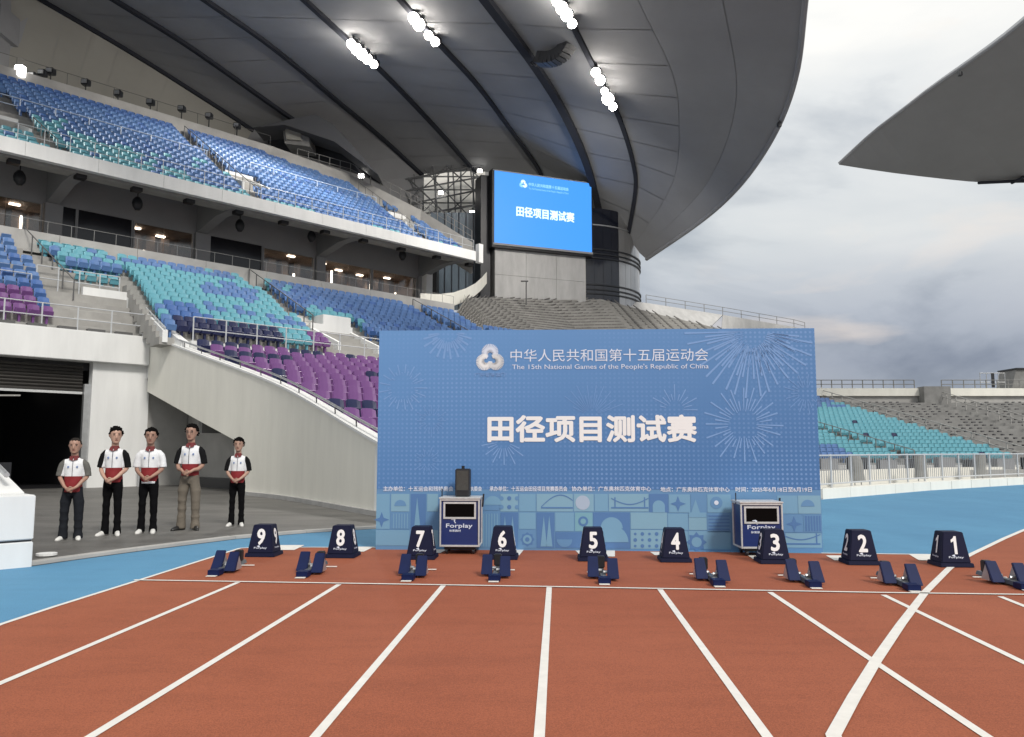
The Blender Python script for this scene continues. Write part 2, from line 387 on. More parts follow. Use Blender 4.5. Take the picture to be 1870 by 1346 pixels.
def place_seats(stand, lst, limit=290, hidden=None, sc=1.0):
    """lst: (world pos, angle, colour). nearest visible ones become parts, the rest one stuff part"""
    hidden = hidden or (lambda p: False)
    lst = sorted(lst, key=lambda q: (0 if in_view(q[0]) and not hidden(q[0]) else 1, (q[0] - Vector((0, 0, CZ))).length))
    inv = MW[stand.name].inverted()
    nvis = sum(1 for q in lst if in_view(q[0]) and not hidden(q[0]))
    k = min(limit, nvis)
    for p, a, c in lst[:k]:
        o = bpy.data.objects.new('seat', SEATM[c]); COL.objects.link(o); o.parent = stand
        o.location = inv @ p; o.rotation_euler = (random.uniform(-.03, .03), 0, a + random.uniform(-.02, .02)); o.scale = (sc, sc, sc)
    rest = lst[k:]
    if rest:
        b = MB()
        for p, a, c in rest:
            me = SEATM[c]; mt = Matrix.Translation(p) @ Matrix.Rotation(a, 4, 'Z') @ Matrix.Scale(sc, 4); b.mi = SMATS[c]
            b.add([mt @ v.co for v in me.vertices], [tuple(f.vertices) for f in me.polygons])
        o = b.build('seat_rows', SML, stand, fix=False); o['kind'] = 'stuff'
ROT = AN    # seats on the straight stands face the track (-N direction)
def rows(s_fn0, s_fn1, t0, z0, run, rise, n, m, name, parent, base=None):
    b = MB(); base = z0 - rise if base is None else base
    for k in range(n):
        ta = t0 + run * k; tb = ta + run; z1 = z0 + rise * k
        b.sbox(s_fn0(ta), s_fn1(ta), ta, tb, max(base, z1 - .7), z1)
    return b.build(name, m, parent)
def rowseats(out, s0, s1, t0, z0, run, rise, n, colfn, gaps=(), pitch=.55, first=0, off=.55):
    for k in range(first, n):
        t = t0 + run * k + run * off; a = s0(t) if callable(s0) else s0; b_ = s1(t) if callable(s1) else s1
        cnt = int((b_ - a) / pitch)
        for i in range(cnt):
            s = a + pitch * (i + .5)
            if any(g0(t) < s < g1(t) for g0, g1 in gaps): continue
            c = colfn(s, t, k)
            if c: out.append((W(s, t, z0 + rise * k), ROT, c))

# ---- lower purple bank right of the gate
sw0 = lambda t: interp(t, [(11, 9.9), (14.3, 10.5), (17.5, 11.33), (20.5, 12.1), (23, 12.55), (26, 12.45), (32.7, 12.55)])
sw = lambda t: sum(sw0(t + d_ * .5) for d_ in range(-5, 6)) / 11
bank = thing('lower_stand', 'lower seating bank of purple seats beside the gate, behind the blue backdrop', 'grandstand', W(14, 14.2, 0))
N1, RUN1, RISE1, T1, Z1 = 13, 1.15, .305, 14.6, 1.05
rows(lambda t: max(sw(t), sw(t + 1.15)) + .12, lambda t: 26.0, T1, Z1, RUN1, RISE1, N1, M_blank, 'terrace_steps', bank, base=0)
part('front_wall', M_white, bank, lambda b: b.sbox(10.6, 26, 14.2, 14.6, -.02, 1.5))
part('end_wall', M_white, bank, lambda b: b.sbox(26.0, 26.3, 14.2, 30, -.02, 1.5, zb=5.6))
def colP(s, t, k):
    if k == 12 : return 'n' if noise.noise(Vector((s * .6, 3, 1))) > -.05 else 'p'
    v = noise.noise(Vector((s * .28, k * .55, 4.2)))
    if v > .30: return 'n'
    if k in (3, 7) and noise.noise(Vector((s * .35, k, 9))) > .05: return 'n'
    return 'p'
lst = []
rowseats(lst, lambda t: sw(t) + .35, 26, T1, Z1, RUN1, RISE1, N1, colP)
place_seats(bank, lst, 290, hidden=lambda p: 935 + p[0] / p[1] * FPX > 705)
# ---- sloping cream wall of the gate with overhang and handrail
def wtop(t): return 1.5 + (t - 14.3) * .243
wall = thing('ramp_wall', 'sloping cream side wall of the gate with a metal handrail on top', 'wall', W(10.5, 14.3, 0))
ts = [12.6, 13.4, 14.3, 15.2, 16, 17, 18, 19, 20, 20.8, 21.6, 22.4, 23.2, 24, 24.9, 25.0, 26, 27, 28, 29, 30, 31, 32.65]
b = MB()
for a, c in zip(ts, ts[1:]):
    za = -.02 if a < 24.95 else 1.75 + (a - 25) * .262; zc = -.02 if c < 24.95 else 1.75 + (c - 25) * .262
    b.hexa([W(sw(a), a, za), W(sw(a) + .35, a, za), W(sw(c) + .35, c, zc), W(sw(c), c, zc), W(sw(a), a, wtop(a)), W(sw(a) + .35, a, wtop(a)), W(sw(c) + .35, c, wtop(c)), W(sw(c), c, wtop(c))])
bm_o = b.build('wall_panel', M_cream, wall)
b = MB()
for a, c in zip(ts, ts[1:]):
    b.hexa([W(sw(a) - .04, a, wtop(a)), W(sw(a) + .39, a, wtop(a)), W(sw(c) + .39, c, wtop(c)), W(sw(c) - .04, c, wtop(c)), W(sw(a) - .04, a, wtop(a) + .07), W(sw(a) + .39, a, wtop(a) + .07), W(sw(c) + .39, c, wtop(c) + .07), W(sw(c) - .04, c, wtop(c) + .07)])
b.build('coping', M_white, wall)
b = MB(); b.path([W(sw(t) + .1, t, wtop(t) + .28) for t in ts], .035, 8); b.build('handrail', M_steel, wall)
first = None
for i in range(14):
    t = 13 + i * 1.5
    o = part('bracket', M_raild, wall, lambda b: b.tube(W(sw(t) + .12, t, wtop(t) + .05), W(sw(t) + .1, t, wtop(t) + .27), .018, 5))
b = MB()
for a, c in zip(ts[:15], ts[1:15]):
    b.hexa([W(sw(a) - .10, a, -.02), W(sw(a), a, -.02), W(sw(c), c, -.02), W(sw(c) - .10, c, -.02), W(sw(a) - .10, a, .10), W(sw(a), a, .10), W(sw(c), c, .10), W(sw(c) - .10, c, .10)])
b.build('skirting', M_slab, wall)
# ---- recess below the overhang
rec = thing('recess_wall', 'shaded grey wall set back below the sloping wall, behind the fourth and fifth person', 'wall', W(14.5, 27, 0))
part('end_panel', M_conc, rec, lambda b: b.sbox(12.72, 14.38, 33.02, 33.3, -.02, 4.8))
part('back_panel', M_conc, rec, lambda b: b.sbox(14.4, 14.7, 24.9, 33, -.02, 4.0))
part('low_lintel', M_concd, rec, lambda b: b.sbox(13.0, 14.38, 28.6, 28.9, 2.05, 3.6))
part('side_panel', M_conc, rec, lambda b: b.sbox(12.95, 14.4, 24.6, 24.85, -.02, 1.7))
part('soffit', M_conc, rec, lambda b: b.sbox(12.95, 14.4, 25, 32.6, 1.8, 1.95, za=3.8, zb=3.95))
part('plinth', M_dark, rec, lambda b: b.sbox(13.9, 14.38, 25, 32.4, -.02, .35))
# ---- gate portal
portal = thing('gate_portal', 'white gate opening in the stand with a deep beam over a half-raised roller shutter', 'gate', W(5, 32.7, 0))
part('beam', M_white, portal, lambda b: b.sbox(-9, 12.53, 32.55, 33.4, 4.8, 5.95), bevel=.02)
part('pier', M_white, portal, lambda b: b.sbox(10.55, 12.7, 32.9, 33.3, -.02, 4.82))
part('jamb', M_steel, portal, lambda b: b.sbox(10.32, 10.55, 33.0, 33.2, -.02, 3.95))
part('shutter_head', M_black, portal, lambda b: b.sbox(-9, 10.55, 33.32, 33.5, 4.5, 4.8))
sl0 = None
for k in range(8):
    z = 4.66 - k * .127
    if sl0 is None:
        sl0 = part('slat', mat('shutter_slat', (.10, .095, .09), .35, .3, 1.2, metal=.5, stretch=(.2, .2, 6)), portal, lambda b: b.prism([W(-9, 33.22, z), W(-9, 33.16, z - .055), W(-9, 33.22, z - .112), W(-9, 33.27, z - .05)], [W(10.3, 33.22, z), W(10.3, 33.16, z - .055), W(10.3, 33.22, z - .112), W(10.3, 33.27, z - .05)]))
    else:
        c = clone(sl0, portal); c.location = (0, 0, -.127 * k)
part('bottom_bar', M_alu, portal, lambda b: b.sbox(-9, 10.3, 33.14, 33.24, 3.56, 3.65))
part('pipe', M_steel, portal, lambda b: b.tube(W(12.35, 32.6, -.02), W(12.35, 32.6, 1.35), .05, 8))
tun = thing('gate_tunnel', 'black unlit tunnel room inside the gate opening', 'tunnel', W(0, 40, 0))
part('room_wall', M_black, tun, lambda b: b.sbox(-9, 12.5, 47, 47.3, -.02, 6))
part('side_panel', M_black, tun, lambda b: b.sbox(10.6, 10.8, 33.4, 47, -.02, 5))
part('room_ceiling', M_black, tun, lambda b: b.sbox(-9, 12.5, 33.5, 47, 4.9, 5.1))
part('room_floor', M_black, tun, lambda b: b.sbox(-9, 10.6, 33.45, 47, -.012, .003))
tag(part('strip_light', mat('dim_tube', (.5, .5, .5), .5, emit=(1, .95, .85), es=.22), None, lambda b: b.tube(W(8.3, 43, 3.9), W(10.2, 41.2, 3.9), .04, 6)), 'dim tube light glowing on the ceiling of the dark tunnel', 'lamp')
tag(part('bench', M_dark, None, lambda b: (b.sbox(7.3, 8.6, 35.3, 35.8, .45, .95), b.sbox(7.3, 7.5, 35.3, 35.8, 0, .45), b.sbox(8.4, 8.6, 35.3, 35.8, 0, .45))), 'dark bench standing in the tunnel mouth behind the white block', 'bench')
# ---- left white block: mirrored side wall of the gate
lb = thing('stair_block', 'white rendered block with sloped top at the left edge, nearest to the track', 'wall', W(2.9, 11.2, 0))
SB = S(G(58, 1035)); TB = TT(G(58, 1035))
part('upper_course', M_white, lb, lambda b: b.sbox(-6, SB, TB, TB + .5, .33, .87), bevel=.012)
part('joint', M_dark, lb, lambda b: b.sbox(-6, SB - .02, TB + .02, TB + .5, .305, .33))
part('base_course', M_white, lb, lambda b: b.sbox(-6, SB, TB, TB + .5, -.02, .305), bevel=.01)
part('side_wall', M_white, lb, lambda b: b.sbox(SB - .32, SB - .002, TB + .5, 33, -.02, .88, zb=5.9))
part('inner_slope', M_white, lb, lambda b: b.sbox(-6, SB - .32, TB + .502, 32, .2, .78, zb=5.0))
part('inner_kerb', M_white, lb, lambda b: b.sbox(SB - .8, SB - .45, TB + .55, 32, .6, 1.0, zb=5.7))
part('handrail', M_steel, lb, lambda b: b.path([W(SB - .16, TB + .7 + i * 3, 1.10 + i * 3 * .235) for i in range(8)], .035, 8))
# ---- walkway slab between purple bank and the tier above
slab = thing('walkway_slab', 'white edged walkway slab above the purple seats', 'walkway', W(12.9, 29.5, 5.2))
part('edge_beam', M_white, slab, lambda b: b.sbox(12.9, 34, 29.55, 29.8, 4.95, 5.55))
part('deck', M_conc, slab, lambda b: b.sbox(12.9, 34, 29.8, 30.4, 5.2, 5.45))
part('side_panel', M_white, slab, lambda b: b.sbox(12.58, 12.88, 29.7, 36.2, 4.3, 5.5, zb=8.3))
part('under_wall', M_conc, slab, lambda b: b.sbox(12.9, 47, 35.9, 36.1, 0, 7.5))
railing('grey railing along the white walkway slab above the purple seats', [W(13.0, 29.68, 5.55), W(34, 29.68, 5.55)], .95, 1.35, .028)
# ---- lower tier (blue and teal)
tier = thing('lower_tier', 'middle seating tier with blue and teal seats below the long concrete parapet', 'grandstand', W(20, 30.3, 5.4))
N2, RUN2, RISE2, T2, Z2 = 15, .53, .286, 30.35, 5.70
rows(lambda t: interp(t, [(30.3, 12.0), (35.4, 12.62)]), lambda t: 34.0, T2, Z2, RUN2, RISE2, N2, M_blank, 'terrace_steps', tier)
part('side_steps', M_blank, tier, lambda b: [b.sbox(7.5, 12.62, T2 + RUN2 * k, T2 + RUN2 * (k + 1), 5.2, Z2 + RISE2 * k) for k in range(11, 15)])
part('side_steps', M_blank, tier, lambda b: [b.sbox(-9, 12.6 if k < 5 else 9.2, 33.35 + .53 * k, 33.88 + .53 * k, 5.2, 6.15 + .425 * k) for k in range(10)])
part('side_steps', M_blank, tier, lambda b: [b.sbox(34, 47, 30.35 + .53 * k, 30.88 + .53 * k, 4.6, Z2 + .286 * k) for k in range(11)])
def fn2(p1, t1, p2, t2):     # aisle centre line through two photo positions
    a = S(T(*p1, t1)); b_ = S(T(*p2, t2)); return lambda t: a + (b_ - a) * (t - t1) / (t2 - t1)
A1 = fn2((50, 455), 38.0, (135, 522), 35.0); A2 = fn2((460, 525), 38.0, (562, 592), 33.0); A3 = fn2((765, 570), 37.5, (835, 602), 34.5)
def gap(f, w): return (lambda t: f(t) - w, lambda t: f(t) + w)
VOM2 = [(lambda t: 9.3, lambda t: interp(t, [(30.3, 11.95), (35.4, 12.75)]) if t < 35.9 else -99), (lambda t: A2(33) + .1 if t < 34.2 else 99, lambda t: A2(33) + 3.4)]
def colT(s, t, k):
    v = noise.noise(Vector((s * .22 + t * .35, t * .5 - s * .12, 2.2))); w = random.random()
    if s < A1(t):
        if t < 35.0: return 'p' if noise.noise(Vector((s * .7, k, 7))) > -.28 else 'd'
        return 'b' if w > .12 else 'd'
    if s < 12.9: return 'b' if (w > .8 or k < 1) else 't'
    if s < A2(t):
        if k <= 1: return 'n' if s < 17.3 else ('t' if s < 18.8 else 'p')
        if k <= 4 and s < 14.5: return 'd'
        if s < 12.9: return 'b' if (w > .8 or t < 36.6) else 't'
        if k >= 13: return 'b' if w > .2 else 't'
        return 't' if v + w * .35 > -.02 else 'b'
    if s < 34:
        if k <= 2 + (s - 21) * .1 and w > .3: return 't'
        return 't' if (v > .25 and w > .5) else ('b' if w > .1 else 'd')
    return 'b' if w > .15 else 'd'
lst = []
rowseats(lst, lambda t: interp(t, [(30.3, 12.2), (35.4, 12.95)]), 33.8, T2, Z2, RUN2, RISE2, N2, colT, [gap(A2, .55), gap(A3, .5)] + VOM2, off=.5, pitch=.46)
rowseats(lst, -5.0, 12.5, 33.35, 6.15, .53, .425, 10, colT, [gap(A1, .55)] + VOM2, off=.5, pitch=.46)
rowseats(lst, 34.2, 47, T2, Z2, RUN2, RISE2, 11, colT, [gap(A3, .5)], off=.5, pitch=.46)
rowseats(lst, lambda t: A1(t) + .5, 12.95, T2 + RUN2 * 11, Z2 + RISE2 * 11, RUN2, RISE2, 4, colT, off=.5, pitch=.46)
place_seats(tier, lst, 290, hidden=lambda p: 935 + p[0] / p[1] * FPX > 690, sc=.86)
# aisle handrails with their posts
def aisle_rail(f, t0, t1, zf, lab, m=M_raild, h_=.85):
    pts = []; n = max(2, int(abs(t1 - t0) / .66))
    for i in range(n + 1):
        t = t0 + (t1 - t0) * i / n; pts.append(W(f(t), t, zf(t)))
    return railing(lab, pts, h_, .66, .03, m, (1.0,), 'handrail')
z2 = lambda t: Z2 + (t - T2) / RUN2 * RISE2
z2l = lambda t: 6.15 + (t - 33.35) / .53 * .425
aisle_rail(A1, 35.0, 38.4, z2l, 'dark stepped handrail down the aisle left of the teal seats')
aisle_rail(A2, 32.6, 38.3, z2, 'dark stepped handrail between the teal seats and the blue seats')
aisle_rail(A3, 33.5, 38.0, z2, 'dark stepped handrail at the right end of the blue tier by the grey terraces')
# vomitory stair boxes
def stair_box(lab, s0, s1, t0, t1, z, hh, panel=True, slope=.5):
    g = thing('stair_box', lab, 'stairs', W(s0, t0, z))
    part('left_wall', M_white, g, lambda b: b.sbox(s0, s0 + .15, t0, t1, z - .4, z + hh * .3, zb=z + hh + .3))
    part('right_wall', M_white, g, lambda b: b.sbox(s1 - .15, s1, t0, t1, z - .4, z + hh * .3, zb=z + hh + .3))
    part('head_wall', M_white, g, lambda b: b.sbox(s0, s1, t1, t1 + .18, z, z + hh + .55))
    for k in range(5):
        part('step', M_conc, g, lambda b: b.sbox(s0 + .16, s1 - .16, t0 + (t1 - t0) * k / 5, t0 + (t1 - t0) * (k + 1) / 5 - .01, z - .4, z - .25 + .16 * k))
    return g
g = thing('stair_box', 'white walled stair opening above the right end of the gate beam', 'stairs', W(12, 33, 6))
hA = T(150, 560, 35.5); hB = T(238, 566, 35.5)
part('head_wall', M_white, g, lambda b: b.sbox(S(hA), S(hB), 35.5, 35.7, hA.z - .6, hA.z + .85))
wp = [(T(240, 546, 35.4), 1.1), (T(262, 566, 33.6), 1.2), (T(280, 585, 32.0), .9), (T(297, 603, 30.3), .45)]
VW = [(TT(q[0]), S(q[0])) for q in wp][::-1]
b = MB()
for (a, ha), (c, hc) in zip(wp, wp[1:]):
    o4 = Vector((.16, .1, 0)); dz_ = Vector((0, 0, 1))
    b.hexa([a - dz_ * ha, c - dz_ * hc, c + o4 - dz_ * hc, a + o4 - dz_ * ha, a, c, c + o4, a + o4])
b.build('sloped_wall', M_white, g)
part('handrail', M_rail, g, lambda b: b.path([q[0] + Vector((.08, .05, .10)) for q in wp], .03, 6))
for k in range(7): part('step', M_conc, g, lambda b: b.sbox(10.2, 12.0, 33.5 + .28 * k, 33.77 + .28 * k, 5.9, 6.1 + .2 * k))
sB = A2(33) + .4
gx = stair_box('white box walled stair opening between teal and blue seats, above the purple bank', sB, sB + 2.4, 31.0, 33.4, 6.1, .9)
c0 = T(592, 608, 33.3); c1 = T(643, 611, 33.3); ct = T(592, 573, 33.3)
part('white_box', M_white, gx, lambda b: b.sbox(S(c0), S(c1), 33.42, 34.7, c0.z, ct.z), bevel=.02)
part('side_plate', M_conc, gx, lambda b: b.sbox(S(c0) - .9, S(c0) - .02, 33.5, 34.6, c0.z - .2, c0.z + .2, zb=ct.z))
railing('pale railing along the top of the gate beam at the left edge', [W(-6, 33.0, 5.95), W(12.4, 33.0, 5.95)], .95, 1.25, .03)
railing('pale guard railing behind the stair opening left of the teal seats', [W(9.2, 35.9, 7.9), W(12.4, 35.9, 7.9)], 1.0, .9, .03)
railing('short pale railing beside the purple seats left of the first stair opening', [W(-5, 35.4, 7.6), W(8.9, 35.4, 7.6)], .8, 1.5, .025)
# grey studs along gate beam top
for i in range(13):
    s = -1 + i * 1.02
    o = part('vent_block', M_raild, None, lambda b: b.sbox(s, s + .62, 32.62, 32.9, 5.95, 6.06)); tag(o, ORD[i] + ' small dark vent block from the left on top of the white gate beam', 'vent', 'dark vent blocks on the gate beam')
# ---- long parapet over the lower tier
par = thing('concourse_parapet', 'long light concrete parapet below the row of lit boxes', 'parapet', W(10, 38.4, 9.9))
for i in range(12):
    s0 = -6 + i * 3.33
    part('panel', M_conc, par, lambda b: b.sbox(s0 + .008, s0 + 3.322, 38.35, 38.6, 9.95, 10.88))
part('deck', M_concd, par, lambda b: b.sbox(-9, 36, 38.6, 45.2, 9.9, 10.3))
b = MB(); cp = [T(768, 556, 38.6), D(800, 557, 51.5), D(828, 553, 53.5), D(850, 545, 55.5), D(868, 535, 57.2), D(880, 524, 58.6), D(889, 513, 60)]
for a, c in zip(cp, cp[1:]):
    hh = Vector((0, 0, .72)); n_ = Vector((-.05, .2, 0)); b.hexa([a - Vector((0, 0, .2)), c - Vector((0, 0, .2)), c + n_ - Vector((0, 0, .2)), a + n_ - Vector((0, 0, .2)), a + hh, c + hh, c + n_ + hh, a + n_ + hh])
tag(b.build('curved_balustrade', M_cream), 'pale curved balustrade sweeping up at the right end of the concourse', 'balustrade')
railing('thin railing on the long concrete parapet below the lit boxes', [W(-6, 38.5, 10.88), W(34, 38.5, 10.88)], .55, .95, .014, M_concd, (1.0,))
# ---- concourse boxes (recess)
conc = thing('concourse_facade', 'dark facade of hospitality boxes recessed under the upper tier', 'facade', W(10, 45, 10.3))
part('upper_wall', M_soffit, conc, lambda b: b.sbox(-9, 36.6, 45.02, 45.4, 14.1, 16.4))
part('soffit_slab', M_soffit, conc, lambda b: b.sbox(-9, 38.4, 40.35, 45.0, 14.72, 15.0, za=16.2, zb=16.6))
part('rear_wall', M_concd, conc, lambda b: b.sbox(-9, 36.6, 50.3, 50.6, 0, 21))
part('room_back', M_brown, conc, lambda b: b.sbox(-9, 36.6, 49.5, 49.7, 10.3, 14.3))
part('room_end', M_brown, conc, lambda b: b.sbox(36.45, 36.6, 45.2, 49.5, 10.3, 14.3))
part('room_ceiling', M_brown, conc, lambda b: b.sbox(-9, 36.6, 45.3, 49.5, 14.15, 14.3))
part('room_floor', M_brown, conc, lambda b: b.sbox(-9, 36.6, 45.3, 49.5, 10.2, 10.3))
sx = lambda px, py=430: S(T(px, py, 45))
M_pane = mat('pane_glass', (.9, .9, .9), .05)
nn = M_pane.node_tree; gl = N(nn, 'ShaderNodeBsdfGlossy'); gl.inputs['Roughness'].default_value = .08; tr = N(nn, 'ShaderNodeBsdfTransparent'); tr.inputs[0].default_value = (.72, .74, .74, 1)
mm = N(nn, 'ShaderNodeMixShader'); mm.inputs[0].default_value = .10; nn.links.new(tr.outputs[0], mm.inputs[1]); nn.links.new(gl.outputs[0], mm.inputs[2])
nn.links.new(mm.outputs[0], nn.nodes['Material Output'].inputs[0])
M_dpane = mat('dark_pane', (.014, .014, .018), .15, spec=.5)
segs = [(-260, -200, 'P'), (-200, -130, 'K'), (-130, 80, 'L'), (80, 112, 'P'), (112, 140, 'K'), (140, 243, 'K'), (243, 355, 'L'), (355, 382, 'P'), (382, 480, 'K'), (480, 576, 'L'), (576, 592, 'P'), (592, 680, 'L'), (680, 762, 'L'), (762, 778, 'P')]
for a, c, k in segs:
    y_ = 330 + a * .2 + 60
    s0 = sx(a, y_); s1 = sx(c, y_)
    if k == 'P': part('pillar', M_soffit, conc, lambda b: b.sbox(s0, s1, 44.85, 45.5, 10.3, 14.1))
    elif k == 'K':
        w = part('window', M_soffit, conc, lambda b: (b.sbox(s0, s0 + .06, 45.03, 45.2, 10.3, 14.1), b.sbox(s1 - .06, s1, 45.03, 45.2, 10.3, 14.1)))
        part('pane', M_dpane, w, lambda b: b.sbox(s0 + .06, s1 - .06, 45.1, 45.14, 10.3, 14.1))
    else:
        w = part('window', M_soffit, conc, lambda b: (b.sbox(s0, s0 + .08, 45.03, 45.2, 10.3, 14.1), b.sbox(s1 - .08, s1, 45.03, 45.2, 10.3, 14.1), b.sbox(s0 + .08, s1 - .08, 45.03, 45.2, 14.0, 14.1)))
        n = max(2, round((s1 - s0) / 1.8))
        for i in range(n):
            q0 = s0 + .08 + (s1 - s0 - .16) * i / n; q1 = s0 + .08 + (s1 - s0 - .16) * (i + 1) / n - .03
            part('pane', M_pane, w, lambda b: b.sbox(q0, q1, 45.1, 45.12, 10.3, 14.0))
        for i in range(n * 2):
            q = s0 + (s1 - s0) * (i + .5) / (n * 2); tl = random.uniform(46.2, 48.8)
            if i % 2: part('lamp', M_lampw, conc, lambda b: b.sbox(q, q + .11, tl, tl + .08, 11.5 + random.random() * .4, 12.9 + random.random()))
            else: part('downlight', M_lampw, conc, lambda b: b.sbox(q, q + .5, tl - .5, tl - .3, 14.06, 14.13))
            part('room_wall', M_brown, conc, lambda b: b.sbox(q + .4, q + .9, 47.6, 48.2, 10.3, 14.1))
        for i in range(n * 2):
            q = s0 + .4 + (s1 - s0 - .8) * i / (n * 2)
            part('lounge_chair', M_dark, conc, lambda b: (b.sbox(q, q + .5, 45.9, 46.4, 10.3, 11.1), b.sbox(q, q + .5, 46.4, 46.5, 10.7, 11.5)))
part('end_column', M_white, conc, lambda b: b.sbox(sx(768, 500) , sx(779, 500), 44.3, 44.9, 10.3, 14.5))
# ---- black boxes and speakers under the upper tier
for i, (px, py) in enumerate([(25, 284), (147, 312), (249, 341), (345, 365), (434, 388), (517, 407), (593, 424), (663, 438), (732, 450), (797, 461), (856, 470)]):
    p = T(px, py, 40.9); s = S(p)
    g = thing('floodlight_box', ORD[i] + ' small black floodlight box from the left under the white rim of the upper tier', 'floodlight', p, 0, 'black floodlight boxes under the upper tier')
    part('housing', M_black, g, lambda b: b.sbox(s - .24, s + .24, 40.65, 41.1, 14.42, 14.78), bevel=.02)
    part('bracket', M_dark, g, lambda b: b.sbox(s - .05, s + .05, 40.8, 41.0, 14.78, 14.9))
for i, (px, py) in enumerate([(36, 325), (251, 372), (438, 412), (569, 432), (735, 466)]):
    p = T(px, py, 43.2); s = S(p); z = p.z
    g = thing('hanging_speaker', ORD[i] + ' dark egg-shaped loudspeaker from the left hanging under the upper tier', 'loudspeaker', p, 0, 'dark loudspeakers under the upper tier')
    part('cabinet', M_dark, g, lambda b: b.sweep([0, 1, 2, 3, 4], lambda j, q: [W(s + math.cos(a) * [.12, .25, .29, .25, .12][j], 43.2 + math.sin(a) * [.1, .2, .24, .2, .1][j], z - .36 + .18 * j) for a in [k * math.pi / 4 for k in range(8)]]), smooth=True)
    part('hanger', M_dark, g, lambda b: b.tube(W(s, 43.2, z + .36), W(s, 43.2, 15.65), .03))
for px in (96, 368, 585, 770):
    s = sx(px, 350 + px * .2)
    tag(part('bracket_beam', M_soffit, None, lambda b: b.prism([W(s - .3, 45.0, 14.1), W(s - .3, 45.0, 16.1), W(s - .3, 40.7, 14.8), W(s - .3, 40.7, 14.6), W(s - .3, 42.5, 14.6)], [W(s + .3, 45.0, 14.1), W(s + .3, 45.0, 16.1), W(s + .3, 40.7, 14.8), W(s + .3, 40.7, 14.6), W(s + .3, 42.5, 14.6)])), ORD[[96, 368, 585, 770].index(px)] + ' grey cantilever beam from the left under the upper tier', 'beam', 'cantilever beams under the upper tier')
# ---- upper tier
up = thing('upper_tier', 'steep upper seating tier of blue seats with a white rim', 'grandstand', W(20, 40, 14.6))
sr = lambda z: None
N3, RUN3, RISE3, T3, Z3 = 18, .5222, .381, 40.6, 15.0
send = lambda t: interp(t, [(40, 38.6), (41, 37.8), (44.6, 36.6), (48.6, 32.8), (50, 27.0)])
rows(lambda t: -6, lambda t: send(t + RUN3), T3, Z3, RUN3, RISE3, N3, M_blank, 'terrace_steps', up)
for i in range(14):
    s0 = -6 + i * 3.1
    s1 = min(s0 + 3.09, 38.0)
    if s1 > s0: part('rim_panel', M_white, up, lambda b: b.sbox(s0, s1, 40.0, 40.35, 14.66, 15.33))
part('rim_end', M_white, up, lambda b: b.sbox(37.7, 38.1, 40.0, 40.36, 14.6, 15.95))
B1 = fn2((75, 225), 42.5, (105, 262), 41); B2 = fn2((345, 235), 48.5, (455, 335), 42); B3 = fn2((655, 335), 47.8, (765, 425), 41.8)
VOM3 = [(lambda t: B2(43) - .2 if 42.5 < t < 45 else 99, lambda t: B2(43) + 2.0), (lambda t: 9.1 if 42 < t < 45.5 else 99, lambda t: 10.6), (lambda t: B3(43.5) - .2 if 43 < t < 45.2 else 99, lambda t: B3(43.5) + 1.8)]
def colU(s, t, k):
    w = random.random(); v = noise.noise(Vector((s * .3, t * .6, 8.8)))
    lim = interp(s, [(6, 4.5), (10, 5.5), (12, 5.0), (14, 3.8), (16, 3.2), (18, 1.8), (20, .4), (22, 0)])
    if k < lim * 1.3 + v * 1.8 and w > .22 and k > -1: return 't'
    if k >= 16: return 'd'
    if s < 22 and k < 9 and v > .12 and w > .62: return 't'
    return 'b' if w > .08 else 'd'
lst = []
rowseats(lst, -4, lambda t: send(t + .4) - .4, T3, Z3, RUN3, RISE3, N3, colU, [gap(B1, .5), gap(B2, .5), gap(B3, .5)] + VOM3, off=.5, pitch=.46)
place_seats(up, lst, 290, sc=.86)
railing('thin pale railing along the white rim of the upper tier', [W(-6, 40.45, 15.3), W(37.6, 40.45, 15.3)], .95, 1.1, .02, M_rail)
zu = lambda t: Z3 + (t - T3) / RUN3 * RISE3
railing('pale railing across the middle of the upper tier, left part', [W(-6, 45.4, zu(45.4)), W(B2(45.4) - .6, 45.4, zu(45.4))], .85, 1.6, .035, mat('pale_blue_rail', (.42, .50, .62), .4))
railing('pale railing across the middle of the upper tier, right part', [W(B2(45.4) + 2.2, 45.4, zu(45.4)), W(B3(45.4) - .5, 45.4, zu(45.4))], .85, 1.6, .035, MATS['pale_blue_rail'])
for f, t0, t1, lab in ((B1, 41, 43.2, 'first aisle handrail of the upper tier at the left edge'), (B2, 41.2, 49, 'aisle handrail in the middle of the upper tier'), (B3, 41.2, 47.8, 'aisle handrail near the right end of the upper tier')):
    aisle_rail(f, t0, t1, zu, lab, M_concd)
stair_box('white walled stair opening in the upper tier at the left edge', 8.6, 10.2, 42.0, 44.6, 16.4, 1.0)
stair_box('white walled stair opening in the middle of the upper tier', B2(43), B2(43) + 1.8, 42.6, 44.8, 16.7, 1.0)
stair_box('white walled stair opening near the right end of the upper tier', B3(43.5), B3(43.5) + 1.6, 43.0, 45.0, 17.0, .9)
